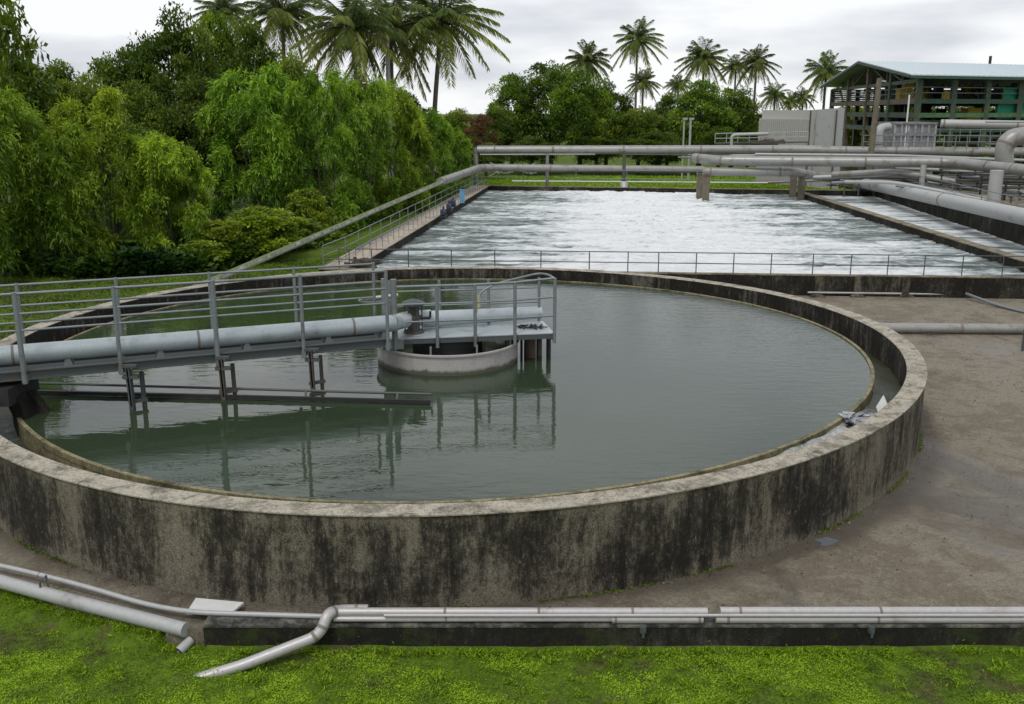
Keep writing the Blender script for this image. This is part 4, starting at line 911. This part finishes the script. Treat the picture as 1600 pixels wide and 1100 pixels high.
def broad_leaves(seed,H=12.,R=4.5,nl=60,per=330,lowf=.18,ll=.42,flat=1.):
    r=np.random.RandomState(seed); PP=[];DD=[];TT=[]
    for i in range(nl):
        u=r.randn(3); u/=np.linalg.norm(u); rr=.45+.55*r.rand()**.5; out_=r.rand()<.2; rr=rr*1.0 if not out_ else r.uniform(.96,1.08); u[2]=u[2]*(.6 if out_ else 1.)
        cz=H*(lowf+(1-lowf)*.5)+u[2]*rr*H*(1-lowf)*.5*.86
        wz=1-.25*max(0,u[2]); c=np.array([u[0]*R*rr*.86*wz,u[1]*R*rr*.86*wz,cz]); s=R*(.12+.24*r.rand()**1.4)*(.6 if out_ else 1); lt=r.rand()
        v=unit(r.randn(per,3)); v[:,2]=np.where(r.rand(per)<.7,np.abs(v[:,2]),v[:,2]); q=r.uniform(.55,1.12,per)[:,None]
        PP.append(c+v*s*q*np.array([1.15,1.15,.78*flat])); DD.append(unit(v+r.randn(per,3)*.8+np.array([0,0,-.25])))
        TT.append(np.clip(.12+.38*lt+.32*np.clip(v[:,2],0,1)*r.rand(per)+.25*r.rand(per),0,1))  # leaves on lobe tops coloured lighter, painting in light from above
    P=np.concatenate(PP);D=np.concatenate(DD);T=np.concatenate(TT); L=r.uniform(.6,1.25,len(P))*ll
    N_=unit(np.array([0,0,1.])+r.randn(len(P),3)*.55)
    P[:,2]=np.maximum(P[:,2],.1)
    return leafquads(P,D,N_,L,L*.46,T,.1)
def culm_mb(seed,H,R,n=7,rad=.055):
    r=random.Random(seed); mb=MB()
    for i in range(n):
        a=r.uniform(0,6.28); q=r.uniform(.05,.35)*R; e=r.uniform(.4,.85)*R; h=H*r.uniform(.55,.85)
        mb.tube([(math.cos(a)*(q+(e-q)*t**2.2),math.sin(a)*(q+(e-q)*t**2.2),h*t-.1) for t in (0,.25,.5,.75,1)],rad,7,rs=[rad,rad,rad*.9,rad*.7,rad*.35])
    return mb
def trunk_mb(seed,H,R,low):
    r=random.Random(seed); mb=MB(); h=H*.62
    mb.tube([(0,0,-.2),(.1,.05,h*.3),(.0,.15,h*.65),(.1,.1,h)],.3,10,rs=[.38,.28,.2,.09])
    for i in range(9):
        a=i*2.4+r.uniform(-.4,.4); z=h*r.uniform(.3,.8); l=R*r.uniform(.45,.8)
        mb.tube([(0.05,.1,z),(math.cos(a)*l*.4,math.sin(a)*l*.4,z+l*.35),(math.cos(a)*l,math.sin(a)*l,z+l*.7)],.1,7,rs=[.13,.09,.03])
    return mb
H0,R0=12.,4.5
PROTO={}
def proto(kind,var):
    k=(kind,var)
    if k in PROTO: return PROTO[k]
    sd=hash_(kind)*10+var
    if kind=='bamboo' or kind=='ybamboo':
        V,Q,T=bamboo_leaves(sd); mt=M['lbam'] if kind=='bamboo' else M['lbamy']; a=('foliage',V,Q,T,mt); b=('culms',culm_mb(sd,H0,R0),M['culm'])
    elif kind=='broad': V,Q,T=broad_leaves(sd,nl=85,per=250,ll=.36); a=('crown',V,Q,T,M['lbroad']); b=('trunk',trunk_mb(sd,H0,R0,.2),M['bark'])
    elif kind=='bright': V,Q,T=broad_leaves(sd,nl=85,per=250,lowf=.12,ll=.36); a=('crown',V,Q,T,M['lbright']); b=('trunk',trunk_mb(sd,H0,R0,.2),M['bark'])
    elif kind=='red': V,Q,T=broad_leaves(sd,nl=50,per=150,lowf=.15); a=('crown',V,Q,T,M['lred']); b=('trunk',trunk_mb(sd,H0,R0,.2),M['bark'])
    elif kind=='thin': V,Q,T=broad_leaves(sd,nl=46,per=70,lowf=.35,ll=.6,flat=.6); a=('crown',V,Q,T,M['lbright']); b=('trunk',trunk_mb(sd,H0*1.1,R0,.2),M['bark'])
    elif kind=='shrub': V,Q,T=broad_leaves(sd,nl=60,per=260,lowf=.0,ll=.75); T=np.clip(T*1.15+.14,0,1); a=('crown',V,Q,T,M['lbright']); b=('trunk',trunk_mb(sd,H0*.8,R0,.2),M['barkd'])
    ob=npmesh(a[0],a[1],a[2],a[4],attrs={'tint':a[3]}); me1=ob.data; bpy.data.objects.remove(ob)
    ob=b[1].build(b[0],b[2]); me2=ob.data; bpy.data.objects.remove(ob)
    PROTO[k]=((a[0],me1),(b[0],me2)); return PROTO[k]
def hash_(s): return sum(ord(c)*(i+3) for i,c in enumerate(s))%97
def plant(name,kind,var,px,Y,ytop,rpx,label,cat='tree',rot=0,group=None,dz=0):
    p=aty(px,300,Y); h=aty(px,ytop,Y).z*1.06; r=rpx*Y/F_*.92
    t=thing(name,label,cat,(p.x,p.y,dz),group)
    for nm,me in proto(kind,var):
        o=bpy.data.objects.new(nm,me); COL.objects.link(o); o.parent=t
    t.scale=(r/R0,r/R0,h/H0); t.rotation_euler=(0,0,rot); return t
# --- palms
def palm_mesh(seed,nf=26,Lf=6.,leafn=66,spread=1.):
    r=np.random.RandomState(seed); PP=[];DD=[];LL=[];TT=[];NN=[]; rach=MB()
    for i in range(nf):
        az=i*2.39996+r.randn()*.15; f=(i+.5)/nf; el=np.radians(82-112*f**.9+r.randn()*7); L=Lf*r.uniform(.85,1.08)*(1 if f<.85 else .85); dr_=(.24+.50*f)*spread
        t=np.linspace(0,1,leafn); h=np.array([math.cos(az),math.sin(az),0]); side=np.array([-math.sin(az),math.cos(az),0])
        x=L*t*np.cos(el)*(1-.12*t) +L*.12*t*t; z=L*t*np.sin(el)-L*dr_*t**2.1
        P=h*x[:,None]+np.array([0,0,1.])*z[:,None]; tan=np.gradient(P,axis=0); tan=unit(tan)
        rach.tube([tuple(q) for q in P[::6]],.05,5,rs=list(np.linspace(.08,.02,len(P[::6]))))
        lt=.2+.4*r.rand()+(.3 if f>.6 else 0)
        for s in (-1,1):
            m=t>.13; n=m.sum(); up=np.cross(side,tan[m]); 
            D=side*s*.8+tan[m]*.65+np.array([0,0,-1.])*r.uniform(.2,.75,(n,1))
            ll=Lf*.24*np.sin(np.pi*(.12+.82*t[m]))**.6*r.uniform(.85,1.1,n)
            PP.append(P[m]+r.randn(n,3)*.02); DD.append(D); LL.append(ll); TT.append(np.clip(lt+r.randn(n)*.08,0,1)); NN.append(unit(tan[m]+r.randn(n,3)*.25))
    P=np.concatenate(PP);D=np.concatenate(DD);L=np.concatenate(LL);T=np.concatenate(TT);N_=np.concatenate(NN)
    V,Q,TT=leafquads(P,D,N_,L,L*0+.135*Lf/6,T,.20,.35)
    return V,Q,TT,rach
PALM=[]
for k_ in range(3):
    V,Q,T,ra_=palm_mesh(40+k_,34+3*k_)
    ob=npmesh('crown',V,Q,M['lpalm'],attrs={'tint':T}); m1=ob.data; bpy.data.objects.remove(ob)
    ob=ra_.build('midribs',M['culm']); m2=ob.data; bpy.data.objects.remove(ob)
    cn=MB(); rr=random.Random(k_)
    for i in range(9):
        a=i*.7; c=Vector((math.cos(a)*.38,math.sin(a)*.38,-.35-rr.random()*.35)); cn.lathe(tuple(c),[(0,-.2),(.14,-.13),(.17,0),(.12,.14),(0,.2)],8)
    cn.lathe((0,0,0),[(.1,-.6),(.3,-.2),(.28,.25),(.05,.7)],10)
    ob=cn.build('coconuts',M['culm']); m3=ob.data; bpy.data.objects.remove(ob)
    PALM.append((m1,m2,m3))
def palm(px,py,Y,rpx,label,var=0,lean=0,rot=0,group='coconut palms'):
    c=aty(px,py,Y); s=rpx*Y/F_/5.6; bx=c.x+lean
    t=thing('palm_tree',label,'palm',(bx,c.y,0),group)
    for nm,me in zip(('crown','midribs','coconuts'),PALM[var]):
        o=bpy.data.objects.new(nm,me); COL.objects.link(o); o.parent=t; o.location=(c.x-bx,0,c.z); o.scale=(s,s,s*(.9+.2*((px*7)%10)/10)); o.rotation_euler=(.13*math.sin(px),.13*math.cos(px*1.7),rot)
    tm=MB(); w=.24*max(s,1.)
    tm.tube([(bx+(c.x-bx)*q**1.4,c.y,c.z*q-.2*(1-q)) for q in (0,.15,.35,.6,.8,1)],w,10,rs=[w*1.6,w*1.15,w,w*.92,w*.85,w*.8]); tm.build('trunk',M['bark'],t)
palm(690,32,112,92,'tall coconut palm with a clear dark trunk standing against the sky',0,-1.5,.4)
palm(610,48,108,82,'coconut palm between two others behind the pale concrete pole',1,0,1.3)
palm(548,45,100,85,'big coconut palm rising directly behind the bamboo, left of the pole',2,1,2.2)
palm(440,22,112,70,'coconut palm with upright fronds cut off by the top of the picture',1,0,.2)
palm(350,18,118,50,'small palm crown peeping over the top of the left woods',0,0,3)
palm(918,96,190,40,'broad low palm crown rising behind the central trees',1,0,1)
palm(996,62,185,42,'lone slender palm standing high above the central trees',0,0,.5)
palm(1005,128,210,27,'small palm under the lone tall palm',2,0,.7)
palm(1100,92,180,42,'yellowish palm above the dense tree right of the middle',2,0,4)
palm(1150,104,215,27,'narrow palm squeezed between two larger ones',1,0,2)
palm(1182,98,190,34,'dark palm with a visible trunk, right of the dense tree',0,0,5)
palm(1060,132,220,22,'small palm top left of the yellowish palm',1,0,.3)
palm(1211,148,200,24,'small isolated palm between the dense tree and the clad tank',1,0,2.5)
palm(1236,158,230,20,'low palm just above the left end of the clad tank',2,0,.9)
palm(1255,152,220,20,'low palm second from the clad tank end, under the building eave',0,0,1.9)
palm(1291,112,170,38,'large palm leaning over the left eave of the green building',1,0,3.6)
# --- left woods
LT=[ # name,kind,var,px,Y,ytop,rpx,label
 ('bamboo_clump','bamboo',0,-30,51.5,118,110,'dark bamboo clump at the left edge',.2),
 ('bamboo_clump','bamboo',2,20,63,150,95,'bamboo clump in deep shade behind the leftmost clump',2.2),
 ('bamboo_clump','bamboo',1,130,68,200,90,'low bamboo clump in deep shade behind the yellow-green one',4.2),
 ('bamboo_clump','bamboo',1,72,53.5,165,100,'tall shady bamboo clump second from the left edge',1.2),
 ('bamboo_clump','ybamboo',0,165,56.5,132,92,'yellow-green bamboo clump left of the round-topped one',2.2),
 ('bamboo_clump','ybamboo',1,268,57,205,80,'round-topped yellow-green bamboo clump in front of the dark gap',.7),
 ('bamboo_clump','bamboo',2,240,68,208,70,'bamboo with brownish tips behind the round-topped clump',3.3),
 ('bamboo_clump','bamboo',0,415,74,95,100,'broad bright bamboo in the middle of the left woods',4.1),
 ('bamboo_clump','bamboo',1,500,74,100,80,'tall cascading bamboo above the small bright shrub',5.0),
 ('bamboo_clump','bamboo',2,566,82,112,72,'cascading bamboo right of the tallest one',2.9),
 ('bamboo_clump','ybamboo',1,625,88,122,60,'bamboo below the two right-hand palms',.1),
 ('bamboo_clump','bamboo',0,668,96,165,48,'dense bamboo next to the trunk of the tall palm',1.9),
 ('bamboo_clump','bamboo',1,706,104,190,36,'last small bamboo at the right end of the left woods',2.6),
 ('leafy_tree','broad',0,20,74,48,100,'dark leafy tree at the upper left corner',.3),
 ('leafy_tree','broad',1,110,84,105,70,'rounded dark tree behind the yellow-green bamboo',1.7),
 ('leafy_tree','bright',0,140,76,112,62,'light green tree between the dark rounded tree and the bamboo',1.1),
 ('leafy_tree','broad',2,205,90,72,78,'dark tree under the sky left of the tallest tree',2.1),
 ('leafy_tree','broad',0,285,88,18,78,'tallest leafy tree of the left woods, left of the small palm crown',3.1),
 ('leafy_tree','bright',1,350,96,22,62,'leafy tree in front of the small palm crown',4.4),
 ('leafy_tree','broad',1,410,92,42,60,'leafy tree below the upright palm',.9),
 ('leafy_tree','bright',0,470,90,78,56,'light leafy tree left of the big palm',2.7),
 ('leafy_tree','broad',2,340,80,120,80,'dark leafy tree in the centre of the left woods',5.3),
 ('leafy_tree','bright',2,235,78,135,62,'lighter leafy tree in the hollow between the bamboos',3.9),
 ('leafy_tree','broad',1,640,110,150,60,'dark leafy tree behind the bamboo by the palms',.6),
 ('leafy_tree','broad',0,560,108,120,60,'dark leafy tree at the foot of the big palm',3.6),
 ('leafy_tree','broad',2,70,98,125,90,'far dark tree seen through the left canopy',3.6),
 ('sparse_tree','thin',0,5,66,-50,75,'thin tree with sprays hanging into the sky at the top left corner',.5),
 ('leafy_tree','broad',1,430,86,150,90,'shadowed tree deep behind the broad bamboo',1.6),
 ('leafy_tree','broad',0,180,72,180,90,'shadowed tree deep behind the yellow-green bamboo',2.6),
]
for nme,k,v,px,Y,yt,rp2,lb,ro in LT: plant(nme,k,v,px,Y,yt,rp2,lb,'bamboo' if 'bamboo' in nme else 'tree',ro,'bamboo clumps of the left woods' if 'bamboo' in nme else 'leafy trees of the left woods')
# --- shrubs
SH=[(345,56,345,48,'bright leafy shrub left of the dark hollow'),(400,58,322,62,'largest bright shrub beside the mossy pipe'),(455,64,338,40,'bright shrub at the bend of the mossy pipe'),
    (483,68,292,36,'small rounded bright shrub standing above the pipe'),(305,54.5,375,46,'low shrub behind the end of the walkway pipe'),(250,54,395,40,'low creeping shrub at the foot of the round-topped bamboo'),
    (560,78,318,32,'dark shrub under the cascading bamboo'),(610,88,290,28,'low shrub by the middle of the mossy pipe'),(655,98,262,26,'low shrub near the joint of the two pipe sizes')]
for i,(px,Y,yt,rp2,lb) in enumerate(SH): plant('shrub','shrub',i%2,px,Y,yt,rp2,lb,'shrub',i*1.3,'shrubs along the left pipe')
# --- trees beyond the basin
FT=[('bright',0,715,150,168,38,'pale green tree at the left end of the far row'),('red',0,745,136,178,36,'reddish-brown bush beside the pale green tree'),
    ('broad',1,772,146,172,40,'dark tree right of the reddish bush'),('bright',1,800,152,118,46,'light feathery tree leaning left in the far row'),('broad',2,860,150,96,62,'tallest broad tree of the far row'),
    ('bright',2,905,142,112,55,'leafy tree right of the tallest far tree'),('broad',0,945,150,128,48,'dark round tree in the centre of the far row'),('bright',0,995,143,165,48,'low bright tree below the lone palm'),
    ('broad',1,1040,152,150,42,'dark tree in the gap left of the dense tree'),('bright',1,1090,142,128,58,'dense bright tree left of the clad tank'),('broad',2,1140,148,136,48,'dark tree touching the dense bright tree on its right'),
    ('bright',2,1165,145,190,36,'low tree just left of the clad tank'),('broad',0,830,140,215,52,'low dark tree under the leaning feathery tree'),('broad',1,930,140,205,50,'low dark tree at the centre of the far lawn'),
    ('broad',2,1025,138,205,50,'low dark tree behind the two slim poles'),('broad',0,1120,138,200,50,'low dark tree left of the gangway'),('broad',1,760,130,225,36,'low dark bush at the corner of the far lawn')]
for i,(k,v,px,Y,yt,rp2,lb) in enumerate(FT): plant('leafy_tree' if k!='red' else 'bush',k,v,px,Y,yt,rp2,lb,'tree' if k!='red' else 'bush',i*.9,'trees beyond the basin')
# green behind the pavilion
for i,(px,yt,lb) in enumerate(((1330,160,'left'),(1420,150,'middle'),(1510,153,'right'),(1600,150,'rightmost'))):
    plant('leafy_tree','bright',i%3,px,185,yt,62,lb+' green tree seen through the open building','tree',i,'trees behind the open building')
# --- undergrowth along the wood edge (uncountable)
def carpet(name,poly_fn,n,seed,L,mat,label,zfn,tintfn,up=.5,lenr=(.6,1.3),wr=.5,cat='ground cover'):
    r=np.random.RandomState(seed); x,y=poly_fn(r,n); z=zfn(x,y)
    T=tintfn(x,y,r); a=r.rand(len(x))*6.283; D=np.stack([np.cos(a),np.sin(a),r.uniform(up-.5,up+.6,len(x))],-1)
    N_=unit(np.array([0,0,1.])+r.randn(len(x),3)*.6); ll=L*r.uniform(*lenr,len(x))
    V,Q,TT=leafquads(np.stack([x,y,z],-1),D,N_,ll,ll*wr,T,.1)
    o=npmesh(name,V,Q,mat,attrs={'tint':TT}); return tag(o,label,cat,kind='stuff')
edge=[(-22,50.8),(-17,52.8),(-14.5,57),(-12.5,66),(-11,78),(-9,92),(-7,106),(-6,118)]
def edge_pts(r,n):
    k=r.randint(0,len(edge)-1,n); t=r.rand(n); e=np.array(edge); p=e[k]*(1-t[:,None])+e[k+1]*t[:,None]
    off=r.rand(n)**1.3*7; return p[:,0]-off+r.randn(n)*.3,p[:,1]+off*.2
def edge_z(x,y): 
    h=vnoise(x*.5+40,y*.5+40,7,3); return np.clip((h-.25)*3.2,0,3)*np.random.RandomState(3).rand(len(x))**.6
carpet('undergrowth',edge_pts,60000,5,.42,M['lbright'],'leafy undergrowth along the foot of the left woods',edge_z,lambda x,y,r:np.clip(vnoise(x*.6,y*.6,9)*.7+r.rand(len(x))*.4-.15-.45*np.clip((-14.5-x)/4,0,1),0,1),.5)  # leaf colour darkened at the left end to paint in the woods' shade
# --- grass behind the round tank, left
def lg(r,n):
    x=r.uniform(-34,-8,n); y=r.uniform(34,58,n); d=np.hypot(x-TC[0],y-TC[1]); m=(d>14.6)&((y<46.5)|(x<-10.5)); return x[m],y[m]
carpet('rough_grass',lg,60000,6,.16,M['moss'],'rough yellow-green grass between the round tank and the woods',lambda x,y:x*0-.03,lambda x,y,r:np.clip(vnoise(x*.45,y*.45,12)*.9-.3+r.rand(len(x))*.22,0,1),.9,wr=.3,cat='grass')
def fg(r,n):
    x=r.uniform(-4,50,n); y=r.uniform(106,135,n); return x,y
carpet('lawn_grass',fg,30000,16,.3,M['moss'],'short bright lawn beyond the basin',lambda x,y:x*0-.03,lambda x,y,r:np.clip(.45+vnoise(x*.3,y*.3,12)*.4+r.rand(len(x))*.2,0,1),.9,wr=.4,cat='grass')
# --- foreground moss
def mossd(x,y): return vnoise(x*1.0+7,y*1.5+3,31,4)
def mp_(r,n):
    x=r.uniform(-11,9.5,n); y=r.uniform(11.2,18.2,n)
    yb=np.where(x>-5.25,KY-.02,FP0.y+(x-FP0.x)*(FP1.y-FP0.y)/(FP1.x-FP0.x)+.25); d=mossd(x,y)
    m=(y<yb)&(r.rand(n)<np.clip((d-.36)*6,.22,1)); return x[m],y[m]
def mz(x,y): 
    r=np.random.RandomState(8); c=np.clip(vnoise(x*3.3,y*3.3,17,3)-.35,0,1); return ground_h(x,y)+c*.22*r.rand(len(x))
carpet('moss',mp_,420000,7,.032,M['moss'],'bright green moss and tiny weeds carpeting the foreground slope',mz,lambda x,y,r:np.clip((mossd(x,y)-.42)*2.0+(vnoise(x*2.7,y*2.7,44)-.5)*.9+.26+r.rand(len(x))*.42,0,1),.45,(.5,1.6),.45,'moss')
def tf(r,n):
    c=np.array([(r.uniform(-8.5,9),r.uniform(12.2,14.8)) for _ in range(130)]+[(r.uniform(-5,8.8),14.86) for _ in range(60)]+[(FP0.x+(FP1.x-FP0.x)*t,FP0.y+(FP1.y-FP0.y)*t-.1) for t in r.rand(30)]); k=r.randint(0,len(c),n)
    return c[k,0]+r.randn(n)*.07,np.minimum(c[k,1]+r.randn(n)*.06,99)
def tz(x,y): return ground_h(x,y)+np.random.RandomState(2).rand(len(x))*.05
carpet('weeds',tf,16000,9,.085,M['moss'],'taller tufts of bright weeds scattered in the moss',tz,lambda x,y,r:np.clip(.5+r.rand(len(x))*.45,0,1),1.0,(.5,1.4),.22,'weeds')

# loose grit, leaves and flakes lying on the concrete apron
def gp_(r,n):
    x=r.uniform(-9,26,n); y=r.uniform(15.5,44,n); d=np.hypot(x-TC[0],y-TC[1]); ff=np.array([fr(t) for t in np.arctan2(y-TC[1],x-TC[0])]); d=d/ff; near=np.exp(-((d-14.08)/.16)**2)
    m=(d>14.02)&((x>-1)|(d<15.2))&(r.rand(n)<np.clip(.05+near*.9+.25*np.clip((vnoise(x*.5,y*.5,61)-.5)*5,0,1),0,1)); return x[m],y[m]
carpet('grit',gp_,90000,23,.045,M['grit'],'grit, dead leaves and flakes lying on the concrete beside the tank',lambda x,y:x*0+.008,lambda x,y,r:r.rand(len(x)),.55,(.3,1.4),.6,'grit')
def wk(r,n):
    a=np.radians(r.uniform(190,345,n)); q=(14.02+np.abs(r.randn(n))*.045)*np.array([fr(t) for t in a]); k=vnoise(np.degrees(a)*.22,a*0,71)>.52
    x=TC[0]+q*np.cos(a); y=TC[1]+q*np.sin(a); m=k&(y>15.45); return x[m],y[m]
carpet('wall_weeds',wk,5000,24,.07,M['moss'],'sparse weeds and moss growing along the foot of the round tank wall',lambda x,y:x*0+.005,lambda x,y,r:.2+.4*r.rand(len(x)),.9,(.4,1.3),.3,'weeds')
